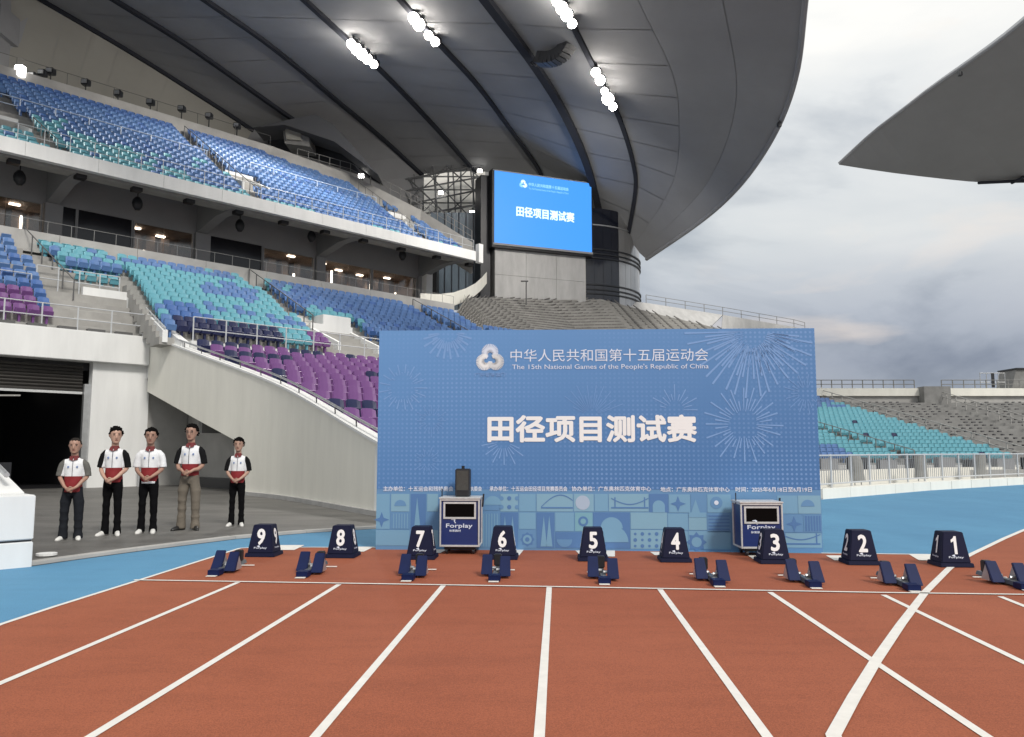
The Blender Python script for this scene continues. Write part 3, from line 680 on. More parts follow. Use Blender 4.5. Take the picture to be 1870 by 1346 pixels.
# crown wall behind the top row with lamps
cw = thing('crown_wall', 'grey concrete crown wall behind the top row of the upper tier', 'wall', W(10, 50, 21))
cpts = [(-6, 50.2), (8, 50.2), (20, 50.2), (27, 50.1), (32.8, 48.9), (36.6, 45.2), (38.2, 41.2)]
for (s0, t0), (s1, t1) in zip(cpts, cpts[1:]):
    za = zu(t0) + .15; zc = zu(t1) + .15
    part('wall_panel', M_conc, cw, lambda b: b.hexa([W(s0, t0, za - 1.5), W(s1, t1, zc - 1.5), W(s1 + .1, t1 + .3, zc - 1.5), W(s0 + .1, t0 + .3, za - 1.5), W(s0, t0, za + .75), W(s1, t1, zc + .75), W(s1 + .1, t1 + .3, zc + .75), W(s0 + .1, t0 + .3, za + .75)]))
railing('thin dark cable rail on the crown wall of the upper tier', [W(6, 50.4, zu(50.2) + .9), W(27, 50.3, zu(50.1) + .9)], .8, 2.6, .02, M_raild, (1.0,))
railing('railing stepping down the right end of the upper tier', [W(29, 50, zu(49.6) + .7), W(32.9, 49.0, zu(48.9) + .9), W(36.7, 45.3, zu(45.2) + .9), W(38.2, 41.3, zu(41.2) + .9)], .9, .8, .03, M_concd)
for i, (px, py) in enumerate([(60, 140), (78, 135), (93, 132), (157, 152), (216, 172), (275, 188), (332, 200), (382, 213), (433, 231)]):
    p = T(px, py, 50.8)
    g = thing('walkway_lamp', ORD[i] + ' small dark lamp head from the left along the crown of the upper tier', 'lamp', p, 0, 'small lamps along the crown wall')
    part('head', M_dark, g, lambda b: b.box(p.x - .22, p.x + .22, p.y - .2, p.y + .2, p.z - .15, p.z + .22), bevel=.03)
    part('lens', M_steel, g, lambda b: b.box(p.x - .15, p.x + .15, p.y - .26, p.y - .2, p.z - .08, p.z + .14))
    part('stalk', M_dark, g, lambda b: b.tube(p - Vector((0, 0, 1.3)), p - Vector((0, 0, .15)), .04))
p = T(37, 130, 50.3)
g = thing('work_light', 'bright white lamp at the left end of the crown wall', 'lamp', p); part('head', M_lamp2, g, lambda b: b.box(p.x - .25, p.x + .25, p.y - .2, p.y + .2, p.z - .35, p.z + .3), bevel=.05); part('stalk', M_dark, g, lambda b: b.tube(p - Vector((0, 0, 1.3)), p - Vector((0, 0, .3)), .04))
p = T(662, 320, 48.9)
g = thing('work_light', 'bright white lamp where the crown wall starts to step down', 'lamp', p); part('head', M_lamp2, g, lambda b: b.box(p.x - .3, p.x + .1, p.y - .1, p.y + .1, p.z - .2, p.z + .1), bevel=.03); part('stalk', M_dark, g, lambda b: b.tube(p - Vector((0, 0, 1.0)), p - Vector((0, 0, .2)), .04))
# left roof pylon
g = thing('roof_pylon', 'grey ribbed pylon rising to the roof in the top left corner', 'pylon', T(10, 100, 51))
pl = D(16, 130, 45.5); pt = D(16, -260, 45.5)
part('shaft', M_soffit, g, lambda b: b.box(pl.x - 1.6, pl.x + .45, 43.6, 44.8, pl.z - 2.5, 36))
for i in range(5): part('flute', M_rib, g, lambda b: b.box(pl.x - 1.5 + i * .42, pl.x - 1.42 + i * .42, 43.52, 43.6, pl.z - .5, 25.2))
part('cap', M_soffit, g, lambda b: b.box(pl.x - 2.0, pl.x + .75, 43.3, 45.1, 25.3, 27.0))
# ---- control booth hung below the roof
bo = D(540, 262, 57)
g = thing('control_booth', 'dark control booth tucked between crown wall and roof', 'booth', bo)
def P8(b, pts, y0, y1):
    b.prism([D(px, py, y0) for px, py in pts], [D(px, py, y0) + Vector((0, y1 - y0, 0)) for px, py in pts])
part('roof_slab', mat('booth_roof', (.07, .073, .08), .7), g, lambda b: P8(b, [(462, 233), (575, 208), (608, 226), (690, 318), (610, 258), (520, 228)], 55.5, 58))
part('body', M_concd, g, lambda b: P8(b, [(516, 230), (560, 226), (566, 268), (520, 262)], 56.5, 58.5))
part('window', M_rbeige, g, lambda b: P8(b, [(520, 234), (548, 232), (550, 256), (523, 254)], 56.3, 56.5))
part('back', M_dark, g, lambda b: P8(b, [(484, 235), (585, 225), (660, 318), (560, 285), (490, 262)], 58.6, 59))
# ---- open grey terraces beneath the screen tower
ter = thing('grey_terrace', 'bare grey stepped terraces without seats below the screen tower', 'grandstand', W(45, 36, 8))
Fp = [W(34.2, 35.6, 8.4), W(37, 36.3, 8.8), W(42, 36.4, 8.9), W(46, 36.0, 8.7), Vector((9.2, 55.0, 8.2)), Vector((14, 55.5, 7.4)), Vector((19.2, 56.5, 6.4))]
Bp = [W(34.2, 38.6, 10.2), D(850, 545, 55.5), D(893, 545, 59.5), D(990, 549, 62), D(1095, 549, 64.8), D(1200, 577, 66.5), D(1320, 605, 70)]
def dens(P, k):
    out = []
    for a, b_ in zip(P, P[1:]):
        for i in range(k): out.append(a.lerp(b_, i / k))
    return out + [P[-1]]
Fd = dens(Fp, 3); Bd = dens(Bp, 3); NR = 17
b = MB()
for k in range(NR):
    f0 = k / NR; f1 = (k + 1) / NR
    for i in range(len(Fd) - 1):
        a0 = Fd[i].lerp(Bd[i], f0); a1 = Fd[i + 1].lerp(Bd[i + 1], f0); c0 = Fd[i].lerp(Bd[i], f1); c1 = Fd[i + 1].lerp(Bd[i + 1], f1)
        z0 = c0.z; z1 = c1.z
        b.add([(a0.x, a0.y, a0.z), (a1.x, a1.y, a1.z), (a1.x, a1.y, z1), (a0.x, a0.y, z0)], [(0, 1, 2, 3)])
        b.add([(a0.x, a0.y, z0), (a1.x, a1.y, z1), (c1.x, c1.y, z1), (c0.x, c0.y, z0)], [(0, 1, 2, 3)])
o = b.build('terrace_steps', mat('terrace_concrete', (.27, .265, .25), .85, .16, 1.1, .2, 14), ter, fix=False)
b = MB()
for k in range(NR):   # dark metal bench brackets, widened into stripes along each step
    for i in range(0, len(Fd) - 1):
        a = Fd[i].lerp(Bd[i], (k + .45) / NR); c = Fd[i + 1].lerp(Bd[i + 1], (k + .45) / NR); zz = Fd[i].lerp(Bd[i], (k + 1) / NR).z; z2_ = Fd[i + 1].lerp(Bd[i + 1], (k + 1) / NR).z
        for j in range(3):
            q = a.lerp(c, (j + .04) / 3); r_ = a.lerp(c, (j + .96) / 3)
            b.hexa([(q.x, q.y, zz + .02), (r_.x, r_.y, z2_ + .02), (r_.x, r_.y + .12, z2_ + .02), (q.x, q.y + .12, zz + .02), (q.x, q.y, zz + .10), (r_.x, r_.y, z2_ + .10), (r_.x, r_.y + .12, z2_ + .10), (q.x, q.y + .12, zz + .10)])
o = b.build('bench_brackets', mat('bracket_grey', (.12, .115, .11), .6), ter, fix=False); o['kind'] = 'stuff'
b = MB()
for i in range(len(Fd) - 1):
    a, c = Fd[i], Fd[i + 1]; b.add([(a.x, a.y, -.02), (c.x, c.y, -.02), (c.x, c.y, c.z), (a.x, a.y, a.z)], [(0, 1, 2, 3)])
b.build('retaining_wall', M_conc, ter, fix=False)
# terrace parapet running right, with rail
tp = [(D(1108, 546, 66), D(1100, 560, 65)), (D(1180, 553, 68), D(1190, 583, 66.5)), (D(1320, 575, 71), D(1290, 604, 68)), (D(1450, 597, 75), D(1440, 640, 73)), (D(1470, 602, 77), D(1455, 650, 75))]
g = thing('terrace_parapet', 'smooth grey parapet wall descending right of the round tower toward the backdrop', 'parapet', tp[1][1])
for (a, a2), (c, c2) in zip(tp, tp[1:]):
    if a.y > 70.5: a2 = Vector((a2.x, a2.y, 0)); c2 = Vector((c2.x, c2.y, 0))
    part('wall_panel', M_slab, g, lambda b: b.hexa([a2, c2, c2 + Vector((.1, .5, 0)), a2 + Vector((.1, .5, 0)), a, c, c + Vector((.1, .5, 0)), a + Vector((.1, .5, 0))]))
railing('thin railing on the grey parapet right of the round tower', [q[0] for q in tp[1:]], .7, 2.0, .03, M_concd)
# ---- screen tower
SA = D(903, 443, 60); SBr = D(1081, 460, 63.1); sd = (Vector((SBr.x - SA.x, SBr.y - SA.y, 0))).normalized(); SWd = (Vector((SBr.x - SA.x, SBr.y - SA.y, 0))).length
rz = math.atan2(sd.y, sd.x)
tw = thing('screen_tower', 'concrete tower block carrying the big blue screen', 'tower', (SA.x, SA.y + .2, 12.0), rz)
for j in range(2):
    for i in range(3):
        w_ = (SWd - .55) / 3; x0 = .15 + i * w_
        part('concrete_panel', M_slab, tw, lambda b: b.box(x0 + .012, x0 + w_ - .012, .3, .6, [.0, 3.0][j] + .01, [3.0, 5.3][j] - .012), local=True)
part('core', M_concd, tw, lambda b: b.box(.14, SWd - .41, .34, 6, -3, 5.32), local=True)
part('shaft', M_dark, tw, lambda b: (b.box(-.85, -.05, .8, 2.2, -3, 11.0), b.box(-.05, SWd, .95, 4, 5.4, 10.9)), local=True)
scr = thing('video_screen', 'big blue video screen with white Chinese lettering on the tower', 'screen', (SA.x, SA.y, SA.z), rz)
SH = 5.75
part('frame', M_black, scr, lambda b: (b.box(-.18, SWd + .12, .05, .9, -.32, SH + .15)), local=True)
part('display', M_screen, scr, lambda b: b.box(0, SWd, .0, .06, 0, SH), local=True)
part('bezel', M_soffit, scr, lambda b: b.box(-.12, SWd + .08, -.04, .05, -.16, -.0), local=True)
part('bezel', M_soffit, scr, lambda b: b.box(-.12, SWd + .08, -.04, .05, SH, SH + .08), local=True)
lettering('田径项目测试赛', M_screent, scr, SWd * .215, SWd * .815, SH * .40, SH * .545, -.015, .034)
lettering('中华人民共和国第十五届运动会', M_screent2, scr, SWd * .34, SWd * .755, SH * .845, SH * .895, -.015, .02)
lettering("The 15th National Games of the People's Republic of China", M_screent2, scr, SWd * .34, SWd * .755, SH * .79, SH * .825, -.015, .01)
def emblem(m1, m2, m3, parent, cx, cz, r, y):
    """three interlocking rounded loops in a triangle"""
    for k, m in enumerate((m1, m2, m3)):
        b = MB(); a0 = R(90 + 120 * k); n = 26; pts = []
        for i in range(n + 1):
            f = i / n; a = a0 - R(62) + R(150) * f
            rad = r * (.42 + .0 * f); c0 = Vector((math.cos(a0) * r * .45, math.sin(a0) * r * .45))
            pts.append((c0 + Vector((math.cos(a0 - R(140) + R(290) * f), math.sin(a0 - R(140) + R(290) * f))) * rad, r * (.14 + .21 * math.sin(math.pi * f))))
        for i in range(n):
            (p0, w0), (p1, w1) = pts[i], pts[i + 1]; d = (p1 - p0).normalized(); nn_ = Vector((-d.y, d.x))
            q = [p0 + nn_ * w0, p0 - nn_ * w0, p1 - nn_ * w1, p1 + nn_ * w1]
            b.add([(cx + v.x, y - .001 * k, cz + v.y) for v in q], [(0, 1, 2, 3)])
        b.build('emblem', m, parent, local=True, fix=False)
emblem(M_screent, M_screent2, M_screent, scr, SWd * .285, SH * .86, .3, -.02)
g = thing('camera_mast', 'thin dark T-shaped mast standing in front of the concrete tower', 'mast', D(961, 545, 58.5))
pm = D(961, 545, 58.5); pmt = D(961, 514, 58.5)
part('pole', M_raild, g, lambda b: b.tube(pm - Vector((0, 0, .5)), pmt, .05)); part('crossbar', M_raild, g, lambda b: b.tube(pmt - Vector((.4, 0, -.02)), pmt + Vector((.15, 0, .02)), .06))
# ---- round glazed tower
RC = Vector((5.2, 70.5, 0)); RR = 6.25
dr = thing('round_tower', 'round stair tower clad in black glass and pale metal behind the screen', 'tower', (RC.x, RC.y, 12.5))
def arc(b, a0, a1, z0, z1, r, th=.15, n=3):
    for i in range(n):
        q0 = a0 + (a1 - a0) * i / n; q1 = a0 + (a1 - a0) * (i + 1) / n
        P = lambda a, rr, z: Vector((RC.x + math.cos(a) * rr, RC.y + math.sin(a) * rr, z))
        b.hexa([P(q0, r - th, z0), P(q1, r - th, z0), P(q1, r, z0), P(q0, r, z0), P(q0, r - th, z1), P(q1, r - th, z1), P(q1, r, z1), P(q0, r, z1)])
for i in range(22):
    a0 = R(-120 + i * 7.5); a1 = R(-120 + (i + 1) * 7.5 - .25)
    m = M_blackglass if i < 9 else M_drum
    part('cladding_panel', m, dr, lambda b: arc(b, a0, a1, 12.4, 21.5, RR))
for z in (14.2, 14.55, 14.95, 17.2, 17.55, 17.95, 20.0):
    part('band', M_dark if z != 20.0 else M_steel, dr, lambda b: arc(b, R(-120), R(45), z, z + .1, RR + .12, .18, 26))
# ---- ribbed glass wall between upper tier and tower
gw = thing('glass_wall', 'blue grey ribbed glass wall between the stand and the screen tower', 'wall', D(840, 470, 61))
for j, (ya, yb) in enumerate(((388, 455), (472, 548))):
    for i in range(8):
        xa = 786 + i * 13; p0 = D(xa, yb, 62.5); p1 = D(xa + 12.6, yb, 62.5); zt = D(xa, ya, 62.5).z
        part('glass_panel', M_glassb, gw, lambda b: b.box(p0.x, p1.x, 62.5, 62.6, p0.z - (.8 if j else 0), zt))
        part('mullion', M_rib, gw, lambda b: b.box(p1.x - .01, p1.x + .04, 62.4, 62.65, p0.z - (.8 if j else 0), zt))
part('floor_band', M_soffit, gw, lambda b: b.box(D(770, 460, 62.4).x, D(900, 460, 62.4).x, 62.3, 62.9, D(840, 471, 62.4).z, D(840, 456, 62.4).z))
a_ = D(779, 470, 60); c_ = D(797, 548, 60)
part('dark_bay', M_black, gw, lambda b: b.box(a_.x, c_.x, 60, 62, c_.z - .5, a_.z + .3))
# ---- lattice opening below the roof
lt = thing('roof_truss', 'steel lattice truss in the opening between roof and glass wall', 'truss', D(815, 350, 66))
M_trs = mat('truss_steel', (.12, .125, .13), .6)
def bar(a, b_, r, y0=66.0, y1=None, nm='bar', m=M_trs):
    p = D(a[0], a[1], y0); q = D(b_[0], b_[1], y1 or y0); return part(nm, m, lt, lambda b: b.tube(p, q, r * .6, 6))
for a, b_, r in [((728, 330), (885, 300), .14), ((722, 352), (885, 322), .12), ((735, 375), (885, 345), .12), ((765, 392), (885, 372), .16), ((790, 300), (800, 395), .12), ((826, 298), (832, 390), .1), ((858, 296), (868, 388), .12), ((745, 325), (815, 392), .12), ((775, 310), (850, 388), .09), ((812, 300), (885, 365), .1), ((745, 368), (822, 300), .08), ((775, 385), (865, 300), .08), ((815, 392), (885, 330), .08), ((735, 345), (765, 392), .1), ((756, 318), (762, 380), .07), ((843, 300), (885, 330), .08)]:
    bar(a, b_, r)
M_clad = mat('pale_skylight_infill', (.85, .84, .80), .7, .08, .5)  # opaque panels, pale colour stands in for sky light through the lattice
for i in range(7):
    for j in range(4):
        x0 = 728 + i * 23; y0 = 300 + j * 24
        p = D(x0, y0 + 21, 69.5); q = D(x0 + 20, y0, 69.5)
        part('cladding_panel', M_clad, lt, lambda b: b.box(p.x, q.x, 69.5, 69.6, p.z, q.z))
part('backing', M_roofj, lt, lambda b: b.box(D(700, 300, 70).x, D(900, 300, 70).x, 70, 70.2, D(800, 405, 70).z, D(800, 285, 70).z))
for i, (px, py) in enumerate([(805, 352), (862, 388), (876, 312)]):
    p = D(px, py, 65.6); g = thing('truss_lamp', ORD[i] + ' small bright work lamp from the top left in the roof truss', 'lamp', p, 0, 'work lamps in the roof truss')
    part('head', M_lamp2, g, lambda b: b.box(p.x - .2, p.x + .2, p.y - .1, p.y + .1, p.z - .13, p.z + .13), bevel=.03); part('hook', M_dark, g, lambda b: b.tube(p + Vector((0, 0, .13)), p + Vector((0, .3, .5)), .03))

# ============================================================ ROOF
RIBS = [
    [(30, 172, 45.6), (205, 225, 50.6), (365, 262, 55.6), (440, 275, 58)],
    [(80, 0, 46), (250, 100, 51), (400, 195, 56), (462, 236, 58.5)],
    [(215, 0, 45), (350, 85, 50), (520, 205, 57), (620, 272, 61), (695, 332, 64.5)],
    [(380, 0, 44), (500, 85, 50), (620, 185, 57), (700, 252, 62), (772, 318, 67)],
    [(560, 0, 43.5), (700, 130, 52), (800, 235, 60), (868, 312, 67)],
    [(735, 0, 43), (800, 74, 47), (870, 150, 52), (930, 230, 59), (980, 300, 66), (992, 325, 68)],
    [(893, 0, 42), (975, 110, 48), (1030, 200, 54), (1070, 290, 60), (1092, 370, 66), (1098, 408, 68)],
    [(1025, 0, 41), (1090, 130, 47), (1130, 210, 52), (1155, 290, 58), (1160, 345, 62), (1145, 436, 67.5)],
    [(1165, 0, 40.2), (1230, 140, 46.2), (1240, 230, 51.5), (1235, 310, 57), (1210, 370, 61.5), (1158, 448, 67.3)],
    [(1320, 0, 39), (1345, 145, 45.2), (1335, 232, 50), (1305, 310, 55), (1265, 368, 59.5), (1168, 462, 67.2)],
    [(1470, 0, 38), (1455, 130, 43.2), (1425, 222, 47.5), (1380, 300, 52), (1330, 360, 56), (1270, 411, 61), (1180, 473, 67)],
]
NP = 36; EXT = 9
def catmull(P, n):
    seg = len(P) - 1; out = []
    for i in range(n):
        f = i / (n - 1) * seg; k = min(int(f), seg - 1); u = f - k
        p0 = P[max(k - 1, 0)]; p1 = P[k]; p2 = P[k + 1]; p3 = P[min(k + 2, seg)]
        if k == 0: p0 = p1 * 2 - p2
        if k == seg - 1: p3 = p2 * 2 - p1
        out.append(.5 * ((2 * p1) + (p2 - p0) * u + (2 * p0 - 5 * p1 + 4 * p2 - p3) * u * u + (3 * p1 - p0 - 3 * p2 + p3) * u ** 3))
    return out
def resample(P, n):
    L = [0]
    for a, b_ in zip(P, P[1:]): L.append(L[-1] + (b_ - a).length)
    out = []
    j = 0
    for i in range(n):
        t = L[-1] * i / (n - 1)
        while j < len(L) - 2 and L[j + 1] < t: j += 1
        f = (t - L[j]) / max(1e-9, L[j + 1] - L[j]); out.append(P[j].lerp(P[j + 1], f))
    return out
CUR = []
for k, rb in enumerate(RIBS):
    P = resample(catmull([D(*q) for q in rb], 120), NP)
    d = (P[0] - P[1]).normalized(); ext = []
    for i in range(EXT, 0, -1):
        ext.append(P[0] + d * 2.2 * i - Vector((0, 0, .012 * (2.2 * i) ** 2 * .3)))
    CUR.append(ext + P)
NT = NP + EXT
rf = thing('stadium_roof', 'huge grey curved roof over the stand with dark ribs', 'roof', CUR[5][20])
UPV = Vector((0, 0, 1))
for c in range(len(CUR) - 1):
    m = M_rbeige if c == 0 else M_roof
    seams = list(range(0, NT, 4))
    if seams[-1] != NT - 1: seams.append(NT - 1)
    sub = 3 if c >= 7 else 2
    for a, e_ in zip(seams, seams[1:]):
        b = MB(); A, B = CUR[c], CUR[c + 1]; gp = .012 if c < 8 else .0
        idx = list(range(a, e_ + 1)); vs = []; fs = []
        for ii, i in enumerate(idx):
            for j in range(sub + 1):
                f = j / sub; f = .004 + f * .992; p = A[i].lerp(B[i], f)
                if ii == 0 and a > 0: p = p.lerp(A[i + 1].lerp(B[i + 1], f), gp * 3)
                if ii == len(idx) - 1 and e_ < NT - 1: p = p.lerp(A[i - 1].lerp(B[i - 1], f), gp * 3)
                vs.append(p)
        for ii in range(len(idx) - 1):
            for j in range(sub): q = ii * (sub + 1) + j; fs.append((q, q + 1, q + sub + 2, q + sub + 1))
        b.add(vs, fs); b.add([v + Vector((0, 0, .1)) for v in vs], [f[::-1] for f in fs])
        b.build('roof_panel', m, rf, smooth=True, fix=False)
# backing, top shell and rim
b = MB(); base = 0
for i in range(NT):
    for c in range(len(CUR)): b.v.append(CUR[c][i] + Vector((0, 0, .12)))
for i in range(NT):
    for c in range(len(CUR)):
        h_ = min(2.6, .55 + 1.0 * min(c, len(CUR) - 1 - c)); b.v.append(CUR[c][i] + Vector((0, 0, h_)))
nc = len(CUR)
for i in range(NT - 1):
    for c in range(nc - 1): b.f.append([i * nc + c, i * nc + c + 1, (i + 1) * nc + c + 1, (i + 1) * nc + c]); b.m.append(0)
    o_ = NT * nc
    for c in range(nc - 1): b.f.append([o_ + i * nc + c, o_ + (i + 1) * nc + c, o_ + (i + 1) * nc + c + 1, o_ + i * nc + c + 1]); b.m.append(1)
    for c in (0, nc - 1): b.f.append([i * nc + c, (i + 1) * nc + c, o_ + (i + 1) * nc + c, o_ + i * nc + c]); b.m.append(1)
b.build('outer_shell', [M_roofj, M_rtop], rf, fix=False)
b = MB(); b.path([p + Vector((.02, 0, -.02)) for p in CUR[-1]], .16, 8); b.build('rim_pipe', M_soffit, rf)
for c in range(1, 8):
    w = .14 if c != 6 else .25
    P = CUR[c]
    def ring(i, p, w=w, P=P):
        d = (P[min(i + 1, NT - 1)] - P[max(i - 1, 0)]).normalized(); sd_ = d.cross(UPV).normalized(); u_ = sd_.cross(d).normalized()
        return [p + sd_ * w - u_ * .0, p + sd_ * w - u_ * w * 1.8, p - sd_ * w - u_ * w * 1.8, p - sd_ * w - u_ * .0]
    b = MB(); b.sweep(P, ring); b.build('rib', M_rib, rf)
# end closure of the roof above the round tower
for c in (0, 1, 2):
    p_, q_ = CUR[c][-1], CUR[c + 1][-1]; dn = Vector((0, 0, -5.5 if c < 2 else -3)); bk_ = Vector((0, .2, 0))
    part('back_cladding', M_roof, rf, lambda b: b.hexa([p_ + dn, q_ + dn, q_ + dn + bk_, p_ + dn + bk_, p_, q_, q_ + bk_, p_ + bk_]))
tag(rf, 'huge grey curved roof over the stand with dark ribs and pale seams')
# ---- floodlights on the ribs
def floods(lst_, c, lab, grp):
    for i, (px, py, d, sz) in enumerate(lst_):
        p = D(px, py, d); sz *= .95
        g = thing('floodlight', ORD[i] + ' lamp from the top of ' + lab, 'floodlight', p, 0, grp)
        part('lens', M_flood, g, lambda b: b.tube(p + Vector((0, -.0, 0)), p + Vector((-.08, -.12, -.1)) , sz, 14))
        part('housing', M_dark, g, lambda b: b.tube(p + Vector((0, 0, .0)), p + Vector((.18, .25, .25)), sz * 1.12, 14, sz * .7))
        part('bracket', M_dark, g, lambda b: b.tube(p + Vector((.1, .15, .15)), p + Vector((.0, .3, .75)), .06))
floods([(643, 80, 47.2, .30), (652, 89, 47.6, .38), (662, 98, 48.2, .38), (672, 107, 48.8, .34), (684, 117, 49.5, .26)], 4, 'the floodlight cluster nearest the control booth', 'floodlights in the left cluster')
floods([(757, 33, 44.0, .34), (766, 44, 44.6, .38), (784, 64, 45.7, .26), (796, 76, 46.3, .27)], 5, 'the second floodlight cluster from the left', 'floodlights in the second cluster')
floods([(1018, 2, 40.2, .25), (1027, 14, 40.8, .33), (1036, 27, 41.3, .33), (1046, 43, 42.0, .25)], 7, 'the floodlight cluster cut by the top edge', 'floodlights in the top cluster')
floods([(1089, 132, 46.0, .28), (1097, 146, 46.8, .30), (1105, 166, 47.8, .22), (1111, 180, 48.5, .38), (1120, 194, 49.3, .26)], 7, 'the floodlight cluster right of the curved loudspeaker array', 'floodlights in the right cluster')
for px, py, d, tgt in ((662, 98, 48.2, W(20, 42, 12)), (770, 50, 44.8, W(24, 44, 16)), (1036, 27, 41.0, W(30, 36, 9)), (1108, 172, 47.5, Vector((3, 60, 13)))):
    L_ = bpy.data.lights.new('floodlight_beam', 'SPOT'); L_.energy = 1800 if px == 770 else 4200; L_.color = (1, .95, .88); L_.spot_size = R(125); L_.spot_blend = .6; L_.shadow_soft_size = .6
    lo = bpy.data.objects.new('floodlight_beam', L_); COL.objects.link(lo); lo.location = D(px, py, d) + Vector((-.3, -.5, -1.0))
    lo.rotation_euler = (lo.location - tgt).to_track_quat('Z', 'Y').to_euler()
# ---- curved loudspeaker array
g = thing('line_array', 'curved dark line array of loudspeakers hanging from the thick rib', 'loudspeaker', D(985, 112, 47))
lp = catmull([D(984, 108, 46.5), D(1006, 108, 46), D(1026, 98, 45.5), D(1040, 76, 45)], 10)
for a, c in zip(lp, lp[1:]):
    d = (c - a).normalized(); up_ = Vector((0, 0, 1)) - d * d.z; up_.normalize(); sd_ = d.cross(up_)
    q = a.lerp(c, .94)
    part('speaker_cabinet', M_dark, g, lambda b: b.hexa([a - up_ * .36 - sd_ * .4, a + up_ * .36 - sd_ * .4, a + up_ * .36 + sd_ * .4, a - up_ * .36 + sd_ * .4, q - up_ * .36 - sd_ * .4, q + up_ * .36 - sd_ * .4, q + up_ * .36 + sd_ * .4, q - up_ * .36 + sd_ * .4]))
part('hanger', M_dark, g, lambda b: (b.tube(D(970, 118, 46.8), D(990, 98, 46.8), .12), b.tube(D(975, 118, 46.6), D(984, 108, 46.5), .2)))
# ---- roof on the right
r2 = thing('opposite_roof', 'pointed grey roof wing entering from the right edge', 'roof', D(1532, 300, 62))
topc = [D(1532, 300, 62), D(1562, 272, 61), D(1600, 238, 59.5), (D(1650, 201, 57.5)), D(1700, 163, 55.5), D(1800, 94, 51.5), D(1870, 40, 48.5), D(2010, -80, 44), D(2300, -330, 40)]
botc = [D(1532.5, 301, 62), D(1570, 307, 62.3), D(1620, 314.5, 62.6), D(1665, 320, 63), D(1705, 325, 63.4), D(1790, 333, 64.5), D(1870, 334, 65.6), D(2100, 330, 68), D(2500, 320, 72)]
topd = resample(catmull(topc, 60), 24); botd = resample(catmull(botc, 60), 24)
for i in range(23):
    b = MB(); vs = []; a0, a1, c0, c1 = topd[i], topd[i + 1], botd[i], botd[i + 1]
    n = 4
    for f0 in range(n + 1):
        f = f0 / n; bow = Vector((0, 0, -.5 * math.sin(math.pi * f) * min(1, i / 6)))
        bow1 = Vector((0, 0, -.5 * math.sin(math.pi * f) * min(1, (i + 1) / 6)))
        vs += [a0.lerp(c0, f) + bow, a1.lerp(c1, f) + bow1]
    b.add(vs, [(2 * k, 2 * k + 1, 2 * k + 3, 2 * k + 2) for k in range(n)])
    b.add([v + Vector((0, 0, .1)) for v in vs], [(2 * k, 2 * k + 2, 2 * k + 3, 2 * k + 1) for k in range(n)])
    b.build('roof_panel', mat('roof_panel_right', (.255, .26, .262), .6, .05, .3), r2, smooth=True, fix=False)
b = MB()
rings = []
for i in range(24):
    th = min(.5, .14 + .02 * i); rings.append((topd[i] + Vector((0, 0, .12)), topd[i] + Vector((0, 0, th)), botd[i] + Vector((0, 0, th)), botd[i] + Vector((0, 0, .12))))
b.sweep(range(24), lambda i, q: rings[i]); b.build('outer_shell', M_rtop, r2)
b = MB(); b.path([p + Vector((0, 0, .05)) for p in topd], .12, 6); b.build('rim_pipe', M_soffit, r2)
for (xa, ya, xb, yb) in ((1787, 334, 1875, 330), (1848, 334, 1880, 318)):
    part('rib', M_rib, r2, lambda b: b.tube(D(xa, ya, 64.0), D(xb, yb, 65.0), .13))
for px, py, d in ((1753, 130, 53.2), (1423, 222, 47.3)):
    p = D(px, py, d); g = thing('edge_camera', 'small dark device under the edge of the ' + ('pointed right roof' if px > 1500 else 'big curved roof'), 'camera', p)
    part('body', M_dark, g, lambda b: b.box(p.x - .12, p.x + .12, p.y - .12, p.y + .12, p.z - .35, p.z - .05), bevel=.02); part('stem', M_dark, g, lambda b: b.tube(p - Vector((0, 0, .06)), p + Vector((0, 0, .15)), .03))

# ============================================================ RIGHT STAND
rs = thing('far_stand', 'far stand right of the backdrop with teal seats and bare grey terraces', 'grandstand', (30, 50, 0))
N5, Y5, Z5, RUN5, RISE5 = 20, 50.0, .62, 1.13, .266
b = MB()
for k in range(N5): b.box(14.5, 75, Y5 + RUN5 * k, Y5 + RUN5 * (k + 1), Z5 + RISE5 * (k - 2) - .1, Z5 + RISE5 * k)
b.build('terrace_steps', M_concd, rs)
part('front_slab', M_conc, rs, lambda b: b.box(13, 75, 37.5, 50, -.02, .5))
ais1 = lambda y: lerp(32.2, 28.4, (y - 50) / 22.6); ais2 = lambda y: lerp(25.2, 22.6, (y - 50) / 9)
lst = []
for k in range(N5):
    y = Y5 + RUN5 * (k + .55); z = Z5 + RISE5 * k
    x = 15.0
    while x < ais1(y) - .7:
        x += .40
        if y < 59.5 and abs(x - ais2(y)) < .45: continue
        w = random.random()
        c = 't'
        if k >= 17: c = 'b' if w > .3 else 'd'
        elif k <= 2 and x < 21.5: c = 'b'
        elif k in (15, 16) and w > .65: c = 'b'
        elif w > .985: c = 'n'
        lst.append((Vector((x, y, z)), 0.0, c))
place_seats(rs, lst, 290, hidden=lambda p: 935 + p[0] / p[1] * FPX < 1492, sc=.78)
b = MB()
for k in range(N5):
    y = Y5 + RUN5 * (k + .5); z = Z5 + RISE5 * k; x = ais1(y) + .9
    while x < 60:
        x += .62
        if abs(x - 38.5) < .8 or random.random() < .3: continue
        b.box(x, x + .1 + random.random() * .16, y, y + .25, z, z + .12)
o = b.build('bench_brackets', mat('bracket_dark', (.07, .07, .075), .6), rs, fix=False); o['kind'] = 'stuff'
part('crown_wall', M_conc, rs, lambda b: b.box(26, 75, 72.7, 73.2, 5.6, 6.35))
part('crown_coping', M_cream, rs, lambda b: b.box(26, 75, 72.4, 73.3, 6.35, 7.05))
o = part('stair_head', M_concd, rs, lambda b: b.box(37.2, 39.6, 71.5, 72.7, 5.4, 7.15))
